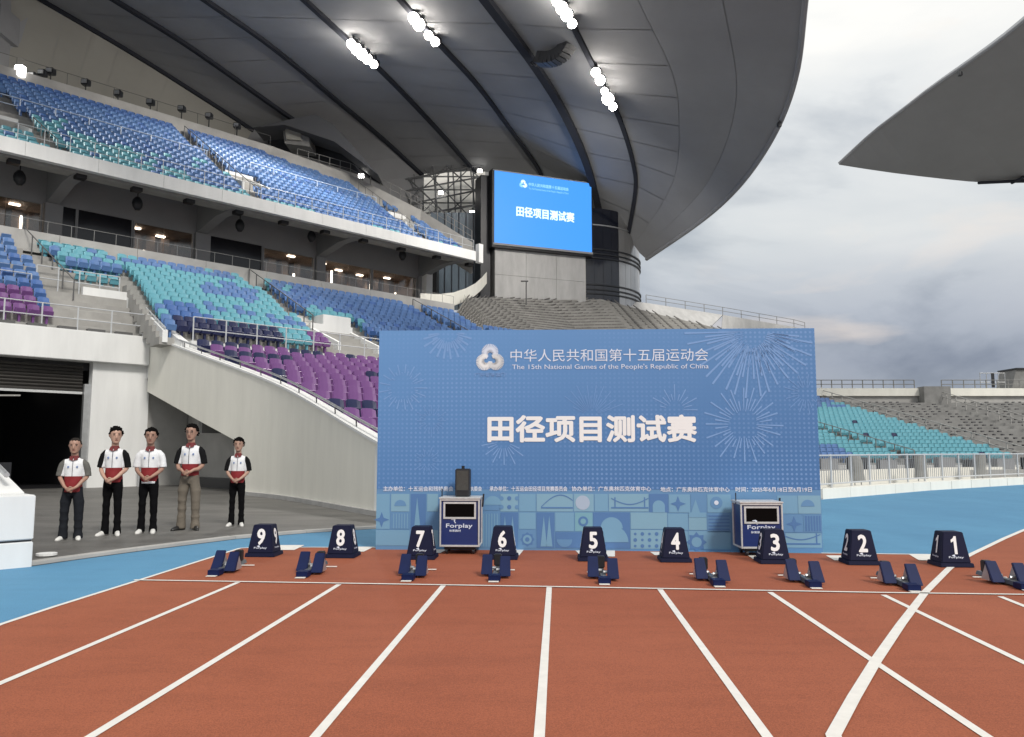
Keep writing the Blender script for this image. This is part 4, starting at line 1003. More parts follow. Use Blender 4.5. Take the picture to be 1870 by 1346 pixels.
railing('dark posted railing on top of the far stand, left of the stair head', [(27.5, 72.8, 7.05), (37.0, 72.8, 7.05)], .78, .95, .05, M_concd)
railing('dark posted railing on top of the far stand, right of the stair head', [(39.5, 72.8, 7.05), (60, 72.8, 7.05)], .78, 1.0, .05, M_concd)
aisp = lambda y: Z5 + (y - Y5) / RUN5 * RISE5
railing('long sloping handrail between teal seats and grey terraces of the far stand', [(ais1(y), y, aisp(y)) for y in (50, 56, 62, 68, 72.5)], .95, 1.5, .045, M_conc, (1.0, .55))
railing('short sloping handrail in the teal seats of the far stand', [(ais2(y), y, aisp(y)) for y in (50, 54, 59)], .8, .9, .035, M_concd, (1.0,))
railing('sloping handrail right of the stair head on the grey terraces', [(38.9, y, aisp(y)) for y in (50, 56, 62, 68, 72.4)], .95, 1.6, .045, M_conc, (1.0, .55))
g = thing('roof_cabin', 'dark flat cabin standing on top of the far stand at the right edge', 'cabin', D(1858, 700, 74))
p = D(1842, 712, 74); part('body', M_concd, g, lambda b: b.prism([(p.x, 73.5, 7.05), (p.x + 8, 73.5, 7.05), (p.x + 8, 73.5, 8.9), (p.x + .5, 73.5, 8.9)], [(p.x, 76, 7.05), (p.x + 8, 76, 7.05), (p.x + 8, 76, 8.9), (p.x + .5, 76, 8.9)]))
part('roof', M_dark, g, lambda b: b.box(p.x + .4, p.x + 8.1, 73.3, 76.2, 8.9, 9.02))
p = D(1812, 700, 73.6)
g = thing('scaffold_tower', 'slim light scaffold with a dark banner next to the cabin on the far stand', 'scaffold', p)
for dx in (-1.1, -.5, .6, 1.2): part('pole', M_steel, g, lambda b: b.tube((p.x + dx, 73.6, 7.05), (p.x + dx, 73.6, 8.6), .04))
part('banner', M_dark, g, lambda b: b.box(p.x - .1, p.x + .18, 73.5, 73.56, 7.2, 8.55))
for zz in (7.7, 8.55): part('tie', M_steel, g, lambda b: b.tube((p.x - 1.1, 73.6, zz), (p.x + 1.2, 73.6, zz), .035))
# white front wall behind the fence
fk = [G(*q) for q in [(1490, 914), (1600, 903), (1700, 894.5), (1870, 884)]] + [Vector((27, 35.6, 0)), Vector((40, 37.5, 0))]
b = MB()
g = thing('pitch_wall', 'cream boundary wall between the grey fence and the far stand', 'wall', fk[0] + Vector((-2, 4, 0)))
for a, c in zip(fk, fk[1:]):
    o4 = Vector((-1.2, 3.4, 0))
    part('wall_panel', M_cream, g, lambda b: b.hexa([a + o4 - Vector((0, 0, .02)), c + o4 - Vector((0, 0, .02)), c + o4 + Vector((-.1, .25, -.02)), a + o4 + Vector((-.1, .25, -.02)), a + o4 + Vector((0, 0, .62)), c + o4 + Vector((0, 0, .62)), c + o4 + Vector((-.1, .25, .62)), a + o4 + Vector((-.1, .25, .62))]))
# folded chairs / dark kit behind the wall
for i in range(12):
    x = 13.4 + i * 1.4; y = 38.2
    tag(part('stacked_crate', [M_dark, M_soffit][i % 2], None, lambda b: b.box(x, x + .8, y, y + .5, .5, .95 + (i % 3) * .06)), ORD[i] + ' dark crate from the left behind the cream wall of the far stand', 'crate', 'dark crates behind the cream wall')
# fence along the kerb
ft = thing('kerb_fence', 'grey steel fence with thin bars standing on the kerb right of the backdrop', 'fence', fk[0])
post0 = None; bal = MB()
for a, c in zip(fk, fk[1:]):
    L = (c - a).length; n = max(1, round(L / 1.35)); off = Vector((-.08, .22, .30))
    for i in range(n):
        p = a.lerp(c, i / n) + off
        if post0 is None: post0 = part('post', M_rail, ft, lambda b: b.tube(p, p + Vector((0, 0, 1.0)), .035, 8)); p0_ = p.copy()
        else:
            q = clone(post0, ft); q.location = p - p0_
        for j in range(1, 9):
            q = a.lerp(c, (i + j / 9) / n) + off; bal.tube(q + Vector((0, 0, .1)), q + Vector((0, 0, .95)), .011, 4)
for zz in (.96, .12):
    part('rail', M_rail, ft, lambda b: b.path([p + Vector((-.08, .22, .30 + zz)) for p in fk], .028, 6))
o = bal.build('fence_bars', mat('fence_grey', (.36, .37, .38), .5), ft, fix=False); o['kind'] = 'stuff'
# grey covered stands by the fence
M_cover = mat('grey_cover', (.30, .30, .28), .8, .2, 2, .5, 6)
for i, (px, lab, sk) in enumerate([(1574, 'grey cloth-covered stand at the fence nearest the backdrop', -.12), (1690, 'grey cloth-covered stand at the fence in the middle of the three', 0.0), (1797, 'grey cloth-covered stand at the fence farthest right', .1)]):
    gp_ = G(px, 893 if px < 1650 else (886 if px < 1750 else 880)); w = .25; g = thing('covered_stand', lab, 'covered stand', gp_ + Vector((0, -.0, 0)))
    z0 = .25; z1 = 1.22
    b = MB(); n = 12
    b.sweep([0, 1, 2, 3], lambda j, q: [gp_ + Vector((math.cos(a) * w * [1.15, 1.0, .95, .8][j] + sk * j * .3 + .02 * math.sin(5 * a + j), .3 + math.sin(a) * .2, [z0, .6, 1.05, z1][j])) for a in [k * math.pi / 6 for k in range(n)]])
    b.build('cover', M_cover, g, smooth=False)
    part('leg', M_steel, g, lambda b: b.tube(gp_ + Vector((-.12, .3, .0)), gp_ + Vector((-.12, .3, .3)), .02)); part('leg', M_steel, g, lambda b: b.tube(gp_ + Vector((.12, .3, .0)), gp_ + Vector((.12, .3, .3)), .02))
    part('cap', M_white, g, lambda b: b.box(gp_.x - .12 + sk, gp_.x + .14 + sk, gp_.y + .18, gp_.y + .42, z1 + .002, z1 + .03))

# ============================================================ BACKDROP
BL = G(686, 1004); BR = G(1503, 1008); bd = (BR - BL).normalized(); BW = (BR - BL).length; brz = math.atan2(bd.y, bd.x); BH = 3.17
bk = thing('event_backdrop', 'large blue printed backdrop board with white Chinese title and firework pattern', 'backdrop', BL, brz)
BM = MW[bk.name]; BMi = BM.inverted()
def bp(px, py):
    r = Vector(ray(px, py)); o = Vector((0, 0, CZ)); n = (BM.to_3x3() @ Vector((0, -1, 0))); p0 = BM.translation
    k = (p0 - o).dot(n) / r.dot(n); q = BMi @ (o + r * k); return q.x, q.z
M_bprint = bpy.data.materials.new('backdrop_print'); M_bprint.use_nodes = True
t = M_bprint.node_tree; pb = t.nodes['Principled BSDF']; pb.inputs['Roughness'].default_value = .55
g_ = N(t, 'ShaderNodeTexCoord'); sp = N(t, 'ShaderNodeSeparateXYZ'); t.links.new(g_.outputs['Object'], sp.inputs[0])
def mth(op, a, b=None, c=None):
    n = N(t, 'ShaderNodeMath', operation=op)
    for i, v in enumerate((a, b, c)):
        if v is None: continue
        if isinstance(v, (int, float)): n.inputs[i].default_value = v
        else: t.links.new(v, n.inputs[i])
    return n.outputs[0]
PITCH = .0655
def cell(o, off=.5): return mth('ABSOLUTE', mth('SUBTRACT', mth('FRACT', mth('DIVIDE', o, PITCH)), off))
dx = cell(sp.outputs[0]); dz = cell(sp.outputs[2])
dist = mth('SQRT', mth('ADD', mth('MULTIPLY', dx, dx), mth('MULTIPLY', dz, dz)))
dot = mth('LESS_THAN', dist, .26)
nz = N(t, 'ShaderNodeTexNoise'); nz.inputs['Scale'].default_value = .55; nz.inputs['Detail'].default_value = 3; t.links.new(g_.outputs['Object'], nz.inputs[0])
fade = mth('MULTIPLY', mth('SUBTRACT', nz.outputs[0], .33), 2.2)
fd = N(t, 'ShaderNodeClamp'); t.links.new(fade, fd.inputs[0])
dotf = mth('MULTIPLY', mth('MULTIPLY', dot, fd.outputs[0]), .8)
gr = N(t, 'ShaderNodeValToRGB'); t.links.new(mth('ADD', mth('MULTIPLY', sp.outputs[2], .21), mth('MULTIPLY', sp.outputs[0], -.055)), gr.inputs[0])
gr.color_ramp.elements[0].position = -.0; gr.color_ramp.elements[0].color = (.056, .165, .385, 1); gr.color_ramp.elements[1].position = .62; gr.color_ramp.elements[1].color = (.115, .265, .53, 1)
mxx = N(t, 'ShaderNodeMixRGB'); t.links.new(dotf, mxx.inputs[0]); t.links.new(gr.outputs[0], mxx.inputs[1]); mxx.inputs[2].default_value = (.19, .33, .62, 1)
t.links.new(mxx.outputs[0], pb.inputs['Base Color'])
part('board', M_soffit, bk, lambda b: b.box(0, BW, .006, .10, .0, BH), local=True)
part('print_sheet', M_bprint, bk, lambda b: b.box(0, BW, .0, .005, .86, BH), local=True)
for i in range(6):
    x_ = .3 + i * (BW - .6) / 5
    part('brace', M_steel, bk, lambda b: (b.tube((x_, .12, 2.6), (x_, 1.5, .02), .025), b.tube((x_, .12, .05), (x_, 1.5, .03), .025)), local=True)
C = lambda n, c: mat(n, c, .55)
B_lt = C('print_light', (.165, .335, .50)); B_md = C('print_mid', (.115, .255, .46)); B_dk = C('print_dark', (.078, .185, .40)); B_pl = C('print_pale', (.20, .37, .50)); B_tl = C('print_teal', (.17, .36, .46)); B_fw = C('print_ray', (.175, .32, .60)); B_fw2 = C('print_ray_faint', (.135, .275, .55))
B_wh = C('print_white', (.78, .79, .80)); B_wh2 = C('print_soft_white', (.64, .70, .82)); B_pk = C('print_pink', (.36, .45, .58))
def rect(m, x0, x1, z0, z1, y, nm='print_patch'): return part(nm, m, bk, lambda b: b.box(x0, x1, -y, -y + .0008, z0, z1), local=True)
def ppoly(m, pts, y, nm='print_shape'):
    return part(nm, m, bk, lambda b: b.prism([(x_, -y, z_) for x_, z_ in pts], [(x_, -y + .0008, z_) for x_, z_ in pts]), local=True)
# bottom mosaic strip
part('mosaic_strip', B_md, bk, lambda b: b.box(0, BW, .0, .005, .0, .858), local=True)
tw_ = .245
cols = int(BW / tw_) + 1; tw_ = BW / 26; random.seed(21)
def pat(px, py):
    return bp(px, py)
def pr(m, x0, y0, x1, y1, y=.004):
    a = bp(x0, y1); c = bp(x1, y0); return rect(m, max(0, a[0]), min(BW, c[0]), max(.0, a[1]), min(.858, c[1]), y)
for (x0, y0, x1, y1, m) in [(686, 902, 712, 936, B_lt), (714, 902, 748, 934, B_pl), (750, 902, 778, 966, B_dk), (780, 902, 800, 934, B_pl), (780, 936, 800, 968, B_md), (714, 936, 748, 966, B_md), (686, 936, 712, 966, B_lt), (686, 968, 748, 996, B_lt), (750, 968, 800, 996, B_pl),
        (878, 902, 912, 932, B_md), (914, 902, 946, 934, B_pl), (948, 902, 978, 934, B_lt), (980, 902, 1046, 934, B_pl), (1048, 902, 1084, 934, B_pl), (1086, 902, 1110, 934, B_lt), (1112, 902, 1184, 934, B_pl), (1186, 902, 1220, 936, B_dk), (1222, 903, 1260, 936, B_lt), (1262, 903, 1290, 936, B_md), (1292, 903, 1334, 936, B_lt),
        (878, 936, 912, 1000, B_md), (914, 936, 946, 1000, B_dk), (948, 936, 978, 966, B_lt), (948, 968, 978, 1001, B_md), (980, 936, 1012, 1001, B_dk), (1014, 936, 1048, 970, B_lt), (1050, 936, 1082, 970, B_tl), (1014, 972, 1082, 1001, B_dk), (1084, 936, 1150, 1002, B_dk), (1152, 936, 1218, 966, B_pl), (1152, 968, 1218, 1002, B_pl), (1220, 938, 1256, 968, B_lt), (1258, 938, 1290, 968, B_pl), (1292, 938, 1334, 972, B_md), (1220, 970, 1256, 1003, B_lt), (1258, 970, 1334, 1003, B_lt),
        (1420, 905, 1456, 938, B_lt), (1458, 905, 1498, 938, B_pl), (1420, 940, 1466, 972, B_md), (1468, 940, 1500, 972, B_md), (1420, 974, 1500, 1000, B_pl)]:
    pr(m, x0, y0, x1, y1)
def star(px, py, r, m, n=4, inner=.38, y=.007):
    cx, cz = bp(px, py); r = r / 127
    ppoly(m, [(cx + math.cos(R(90) + math.pi * i / n) * (r if i % 2 == 0 else r * inner), cz + math.sin(R(90) + math.pi * i / n) * (r if i % 2 == 0 else r * inner)) for i in range(2 * n)], y)
def disc(px, py, r, m, y=.007, n=18, a0=0, a1=360):
    cx, cz = bp(px, py); r = r / 127
    ppoly(m, [(cx + math.cos(R(a0 + (a1 - a0) * i / n)) * r, cz + math.sin(R(a0 + (a1 - a0) * i / n)) * r) for i in range(n + (0 if a1 - a0 == 360 else 1))], y)
star(697, 949, 14, B_dk); star(1238, 920, 14, B_dk); star(1450, 957, 14, B_dk); star(1272, 990, 18, B_dk, 8, .72); disc(1272, 990, 9, B_lt, .010)
star(963, 985, 13, B_dk, 8, .8); disc(963, 985, 8, B_lt, .010); disc(963, 985, 4, B_dk, .013); disc(1065, 952, 9, B_dk, .007); disc(1065, 952, 5, B_tl, .010)
disc(731, 924, 11, B_md, .007, 14, 0, 180); disc(900, 922, 16, B_lt, .007, 16, 0, 180); disc(1064, 918, 13, B_pk); disc(1308, 918, 11, B_md); disc(1308, 918, 4, B_wh2, .010); disc(1475, 925, 12, B_md, .007, 14, 0, 180)
disc(1203, 925, 11, B_lt, .007, 14, 0, 180); pr(B_lt, 1192, 925, 1214, 936, .0075); disc(1117, 990, 30, B_lt, .007, 18, 0, 180); disc(1117, 965, 20, B_lt, .0072, 12, 0, 180); disc(1031, 985, 14, B_md, .007, 12, 180, 360)
for dx_, dy_ in ((0, 0), (0, 16), (14, 0), (14, 16), (-14, 0), (-14, 16)): disc(930 + dx_, 910 + dy_, 4, B_dk if dx_ == 0 else B_md, .007, 10)
for i in range(4):
    for j in range(3): disc(1160 + i * 13, 975 + j * 11, 3.5 if (i + j) % 2 else 2.5, B_dk, .007, 8)
for i in range(6): pr(B_lt, 718 + i * 5, 938, 720 + i * 5, 965, .007)
for i in range(6): pr(B_lt, 882 + i * 5, 938, 884 + i * 5, 998, .007)
for i in range(5): pr(B_dk, 1294, 941 + i * 6, 1332, 943.5 + i * 6, .007)
for i in range(6): pr(B_dk, 1471 + i * 5, 942, 1473 + i * 5, 970, .007)
for x0 in (762, 922, 936, 993, 1003): ppoly(B_lt, [(lambda q: (q[0] - .045, q[1]))(bp(x0, 964 if x0 < 800 else 998)), (lambda q: (q[0] + .045, q[1]))(bp(x0, 964 if x0 < 800 else 998)), bp(x0, 908 if x0 < 800 else 942)], .007)
ppoly(B_lt, [bp(1258, 936), bp(1262, 936), bp(1270, 912), bp(1278, 936), bp(1290, 936), bp(1290, 945), bp(1258, 945)], .0072)
for x0, x1, y0, bow in ((988, 1046, 926, 22), (1116, 1184, 926, -14), (1426, 1498, 992, -12)):
    b = MB(); n = 16
    for i in range(n):
        f0 = i / n; f1 = (i + 1) / n
        if bow > 0: a = bp(lerp(x0, x1, f0), y0 - bow * math.sin(math.pi * f0 * .82)); c = bp(lerp(x0, x1, f1), y0 - bow * math.sin(math.pi * f1 * .82))
        else: a = bp(lerp(x0, x1, f0), y0 - 16 - bow * .8 * math.sin(math.pi * f0)); c = bp(lerp(x0, x1, f1), y0 - 16 - bow * .8 * math.sin(math.pi * f1))
        b.add([(a[0], -.007, a[1] - .008), (c[0], -.007, c[1] - .008), (c[0], -.007, c[1] + .008), (a[0], -.007, a[1] + .008)], [(0, 1, 2, 3)])
    b.build('print_arch', B_dk, bk, local=True, fix=False); pr(B_dk, x0, y0, x1, y0 + 2.5, .0074)
    if bow < 0: pr(B_dk, x0 + 6, y0 - 18, x0 + 8, y0, .0074); pr(B_dk, x1 - 8, y0 - 18, x1 - 6, y0, .0074)
# firework bursts (one printed shape each)
def burst(px, py, r0, r1, n, m, w=.022, a0=0, a1=360):
    cx, cz = bp(px, py); b = MB(); random.seed(int(px))
    for i in range(n):
        a = R(a0 + (a1 - a0) * i / n + random.uniform(-2, 2)); q0 = r0 / 127 * random.uniform(.85, 1.15); q1 = r1 / 127 * (random.uniform(.6, .75) if i % 2 else random.uniform(.88, 1.05))
        d = Vector((math.cos(a), math.sin(a))); nn_ = Vector((-d.y, d.x)) * w / 2; pts = []
        A_ = Vector((cx, cz)) + d * q0; B_ = Vector((cx, cz)) + d * q1
        P_ = [A_ - nn_ * .5, B_ - nn_, B_ + nn_, A_ + nn_ * .5]
        if all(0.01 < v.x < BW - .01 and .90 < v.y < BH - .01 for v in P_): b.add([(v.x, -.003, v.y) for v in P_], [(0, 1, 2, 3)])
    if b.f: b.build('firework', m, bk, local=True, fix=False)
burst(1358, 775, 26, 70, 40, B_fw, .022); burst(1372, 606, 30, 118, 34, B_fw, .028, 180, 360); burst(1385, 606, 30, 75, 24, B_fw2, .02, 180, 360)
burst(736, 708, 24, 44, 34, B_fw, .018); burst(818, 606, 20, 50, 22, B_fw, .03, 180, 360); burst(1233, 748, 16, 44, 12, B_fw, .016, 0, 180); burst(920, 806, 14, 46, 12, B_fw, .018, 190, 350); burst(1472, 718, 14, 38, 26, B_fw2, .014); burst(788, 768, 12, 30, 24, B_fw2, .012); burst(780, 842, 10, 26, 20, B_fw2, .012); burst(1080, 760, 14, 60, 18, B_fw2, .012, 20, 160)
# titles
a = bp(932, 661); c = bp(1293, 636); lettering('中华人民共和国第十五届运动会', B_wh2, bk, a[0], c[0], a[1], c[1], -.006, .012, 1.0)
a = bp(935, 677); c = bp(1294, 664); lettering("The 15th National Games of the People's Republic of China", B_wh2, bk, a[0], c[0], a[1], c[1], -.006, .012)
a = bp(890, 808); c = bp(1272, 757); lettering('田径项目测试赛', B_wh, bk, a[0], c[0], a[1], c[1], -.006, .036)
for s_, x0, x1 in (('主办单位：十五运会和残特奥会', 700, 828), ('执委会', 858, 880), ('承办单位：十五运会田径项目竞赛委员会', 894, 1036), ('协办单位：广东奥林匹克体育中心', 1044, 1189), ('地点：广东奥林匹克体育中心', 1206, 1332), ('时间：2025年6月18日至6月19日', 1343, 1482)):
    a = bp(x0, 897); c = bp(x1, 888); lettering(s_, B_wh2, bk, a[0], c[0], a[1] - (x0 > 1200) * .01, c[1] - (x0 > 1200) * .01, -.006, .022)
ex, ez = bp(895, 655); emblem(B_wh2, B_wh, C('print_silver', (.62, .64, .66)), bk, ex, ez, .178, -.007)
a = bp(867, 688); c = bp(922, 680); lettering('广东·香港·澳门', B_fw, bk, a[0], c[0], a[1], c[1], -.006, .02)

# ============================================================ EQUIPMENT CASES
M_caseb = mat('case_blue', (.012, .028, .135), .4, .1, 3)
def logo(parent, x0, x1, z0, z1, y, m, mtx=None):
    h_ = z1 - z0; w = x1 - x0
    lettering('Forplay', m, parent, x0, x1, z0 + h_ * .22, z0 + h_ * .62, y, .02, mtx=mtx)
    lettering('体育器材', m, parent, x0 + w * .12, x0 + w * .56, z0, z0 + h_ * .18, y, .02, mtx=mtx)
    # running figure above the word
    b = MB(); P = [(.18, .95), (.30, 1.0), (.36, .92), (.33, .80), (.38, .66), (.34, .64), (.30, .78), (.29, .90), (.20, .90)]
    q = [Vector((x0 + w * a_, y, z0 + h_ * c_)) for a_, c_ in P]; b.poly([mtx @ v if mtx else v for v in q]); b.build('logo_figure', m, parent, local=True, fix=False)
def case(name, lab, pos, rz_, w, h_, side_left=False):
    g = thing(name, lab, 'equipment case', pos, rz_); d = .45; fr = .021
    part('body', M_caseb, g, lambda b: b.box(fr, w - fr, fr, d - fr, .115, h_ - .02), local=True)
    for (x0, x1, y0, y1, z0, z1) in [(0, fr, 0, fr, .10, h_), (w - fr, w, 0, fr, .10, h_), (0, fr, d - fr, d, .10, h_), (w - fr, w, d - fr, d, .10, h_), (fr, w - fr, 0, fr, .10, .10 + fr * 1.2), (fr, w - fr, 0, fr, h_ - fr * 1.2, h_), (0, fr, fr, d - fr, .10, .10 + fr), (w - fr, w, fr, d - fr, .10, .10 + fr), (0, fr, fr, d - fr, h_ - fr, h_), (w - fr, w, fr, d - fr, h_ - fr, h_)]:
        part('frame_bar', M_alu, g, lambda b: b.box(x0, x1, y0, y1, z0, z1), local=True, bevel=.003)
    part('top_panel', M_alu, g, lambda b: b.box(-.01, w + .01, -.01, d + .01, h_ + .001, h_ + .022), local=True, bevel=.004)
    z0 = h_ - .245; z1 = h_ - .065
    part('window', mat('window_dark', (.004, .003, .003), .9, spec=.05), g, lambda b: b.box(.075, w - .075, .018, .028, z0, z1), local=True)
    for (x0, x1, a0, a1) in [(.05, .075, z0 - .025, z1 + .025), (w - .075, w - .05, z0 - .025, z1 + .025), (.075, w - .075, z0 - .025, z0), (.075, w - .075, z1, z1 + .025)]:
        part('window_frame', M_alu, g, lambda b: b.box(x0, x1, .008, .027, a0, a1), local=True)
    part('base_tray', M_black, g, lambda b: b.box(.06, w - .06, .05, d - .05, .06, .114), local=True)
    for x_ in (.09, w - .09):
        for y_ in (.08, d - .08):
            cst = part('caster', M_dark, g, lambda b: b.tube((x_ - .015, y_, .04), (x_ + .015, y_, .04), .038, 12), local=True)
            part('fork', M_alu, cst, lambda b: b.box(x_ - .025, x_ + .025, y_ - .01, y_ + .01, .055, .10), local=True)
    logo(g, w * .16, w * .82, .30, .48, .0165, B_wh2)
    part('antenna', M_dark, g, lambda b: b.tube((-.0, d * .5, h_ - .02), (-.0, d * .5, h_ + .13), .008), local=True)
    part('antenna', M_dark, g, lambda b: b.tube((w + .02, d * .5, h_ - .12), (w + .035, d * .5, h_ + .06), .014), local=True)
    return g
pc1 = G(805, 1004); pc1.y = 11.02; pc1.x = (805 - 935) / FPX * 11.06; pc1.z = .008
case('equipment_case', 'aluminium framed blue case on wheels with a black speaker on top', pc1, R(-3), .55, .745)
pc2 = Vector(((1345 - 935) / FPX * 10.85, 10.80, .008))
case('equipment_case', 'aluminium framed blue case on wheels half hidden behind the lane box marked three', pc2, R(-1), .565, .70)
g = thing('speaker_box', 'slim black loudspeaker standing on the left equipment case', 'loudspeaker', pc1 + Vector((.20, .12, .768)), R(-3))
part('cabinet', M_dark, g, lambda b: b.box(0, .205, 0, .2, 0, .385), local=True, bevel=.012)
part('grille', mat('speaker_grille', (.045, .045, .042), .7, .2, 40), g, lambda b: b.box(.02, .185, -.006, -.001, .09, .36), local=True)
part('control_panel', M_black, g, lambda b: b.box(.03, .175, -.006, -.001, .015, .08), local=True)
part('handle', M_black, g, lambda b: b.tube((.10, .1, .38), (.10, .1, .425), .022, 10), local=True)

# ============================================================ LANE MARKER BOXES
M_mark = mat('marker_navy', (.006, .008, .032), .6, var=.1, scale=3, spec=.2)
lrz = math.atan2(-.25, 4.32)
MLAB = {9: 'leftmost navy lane box, marked nine, beside the blue apron', 8: 'navy lane box marked eight, second from the left', 7: 'navy lane box marked seven, left of the equipment case with the speaker', 6: 'navy lane box marked six, right of the equipment case with the speaker',
        5: 'navy lane box marked five, in the middle before the backdrop', 4: 'navy lane box marked four, before the flower print of the backdrop', 3: 'navy lane box marked three, covering part of the right equipment case', 2: 'navy lane box marked two, right of the backdrop', 1: 'rightmost navy lane box, marked one, on the curved white line'}
def marker(num, px, base, sc=1.0):
    p = G(px, base); g = thing('lane_marker', MLAB[num], 'lane marker', (p.x, p.y, .006), lrz, 'lane marker boxes on the red track')
    wb, wt, db, dt, h_ = .182, .118, .17, .11, .415
    def fr(b, z0, z1, e=0):
        f0 = z0 / h_; f1 = z1 / h_
        q = lambda f: (lerp(wb, wt, f) + e, lerp(db, dt, f) + e)
        (a0, c0), (a1, c1) = q(f0), q(f1)
        b.hexa([(-a0, -c0 + db, z0), (a0, -c0 + db, z0), (a0, c0 + db, z0), (-a0, c0 + db, z0), (-a1, -c1 + db, z1), (a1, -c1 + db, z1), (a1, c1 + db, z1), (-a1, c1 + db, z1)])
    part('body', M_mark, g, lambda b: fr(b, .05, h_), local=True, bevel=.008)
    part('base', M_mark, g, lambda b: fr(b, .0, .0495, .018), local=True, bevel=.005)
    # front face plane
    sl_ = math.atan2(db - dt, h_)
    F = Matrix.Translation((0, -.0, 0)) @ Matrix.Rotation(-sl_, 4, 'X')
    def digit(x0, x1, z0, z1, mtx):
        if num == 1:
            P = [(.42, 0), (.72, 0), (.72, 1), (.48, 1), (.40, .90), (.22, .82), (.14, .80), (.14, .64), (.42, .72)]
            b = MB(); b.poly([mtx @ Vector((x0 + (x1 - x0) * u, -.006, z0 + (z1 - z0) * v)) for u, v in P]); b.build('number', B_wh, g, local=True, fix=False)
        else: lettering(str(num), B_wh, g, x0, x1, z0, z1, -.006, .030, name='number', mtx=mtx)
    digit(-.056, .056, .155, .370, F)
    # logo line
    lettering('Forplay', B_wh2, g, -.085, .09, .100, .130, -.006, .02, name='logo', mtx=F)
    part('logo_figure', B_wh2, g, lambda b: b.poly([F @ Vector(v) for v in ((-.05, -.006, .140), (-.015, -.006, .152), (-.005, -.006, .126), (-.022, -.006, .126))]), local=True, fix=False)
    # side faces
    slx = math.atan2(wb - wt, h_)
    for sg in (1, -1):
        Mx = Matrix.Translation((sg * wb, db, 0)) @ Matrix.Rotation(sg * R(90), 4, 'Z') @ Matrix.Rotation(-slx, 4, 'X')
        digit(-.053, .053, .155, .370, Mx)
        lettering('Forplay', B_wh2, g, -.08, .08, .10, .128, -.006, .02, name='logo', mtx=Mx)
for num, px, py in ((9, 474, 1018), (8, 620, 1020), (7, 766, 1023), (6, 917, 1023), (5, 1084, 1026), (4, 1235, 1028), (3, 1418, 1031), (2, 1579, 1033), (1, 1748, 1037)):
    marker(num, px, py)

# ============================================================ STARTING BLOCKS
M_pad = mat('pad_blue', (.0035, .010, .056), .5, var=.12, scale=8, spec=.2)
M_railst = mat('dark_steel', (.16, .17, .18), .35, .2, 12, metal=.6)
def make_block():
    g = thing('starting_block', '', 'starting block', (0, 0, 0), 0, 'starting blocks behind the start line')
    part('rail', M_railst, g, lambda b: b.hexa([(-.045, 0, .012), (.045, 0, .012), (.045, .92, .012), (-.045, .92, .012), (-.03, .02, .055), (.03, .02, .055), (.03, .92, .055), (-.03, .92, .055)]), local=True, bevel=.004)
    part('front_plate', M_pad, g, lambda b: b.box(-.065, .065, -.05, .10, .0, .062), local=True, bevel=.004)
    part('white_tip', M_line, g, lambda b: b.box(-.06, .05, -.11, -.051, 0, .006), local=True)
    for sg, y_ in ((-1, .40), (1, .27)):
        xo = sg * .105
        part('foot_pad', M_pad, g, lambda b: b.hexa([(xo - .064, y_ - .12, .02), (xo + .064, y_ - .12, .02), (xo + .064, y_ - .07, .02), (xo - .064, y_ - .07, .02), (xo - .056, y_ + .04, .225), (xo + .056, y_ + .04, .225), (xo + .056, y_ + .07, .215), (xo - .056, y_ + .07, .215)]), local=True, bevel=.006)
        part('pad_support', M_steel, g, lambda b: (b.hexa([(xo - .05, y_ - .02, .02), (xo + .05, y_ - .02, .02), (xo + .05, y_ + .16, .02), (xo - .05, y_ + .16, .02), (xo - .04, y_ + .05, .18), (xo + .04, y_ + .05, .18), (xo + .04, y_ + .08, .18), (xo - .04, y_ + .08, .18)])), local=True)
        part('pad_bolt', M_steel, g, lambda b: b.tube((xo - sg * .10, y_ + .02, .075), (xo, y_ + .02, .075), .018, 8), local=True)
    part('sensor_box', M_black, g, lambda b: b.box(-.045, .045, .70, .80, .056, .19), local=True, bevel=.01)
    part('end_spike', M_line, g, lambda b: b.box(-.16, .20, .72, .75, .004, .012), local=True)
    return g
blk = make_block()
LB = ['blue starting blocks farthest left, beside the box marked nine', 'blue starting blocks just left of the box marked eight', 'blue starting blocks in front of the box marked seven', 'blue starting blocks in front of the box marked six', 'blue starting blocks in front of the box marked five', 'blue starting blocks right of the box marked four, nothing behind them', 'blue starting blocks just right of the box marked three', 'blue starting blocks just right of the box marked two, touching the curved line', 'blue starting blocks farthest right, cut by the photo edge']
for i, (px, py) in enumerate([(392, 1052), (553, 1055), (745, 1061), (903, 1062), (1104, 1067), (1312, 1071), (1487, 1074), (1667, 1080), (1872, 1078)]):
    g = blk if i == 0 else copy_tree(blk)
    p = G(px, py); g.location = (p.x, p.y, .010); g.rotation_euler = (0, 0, lrz + random.uniform(-.04, .04)); g['label'] = LB[i]

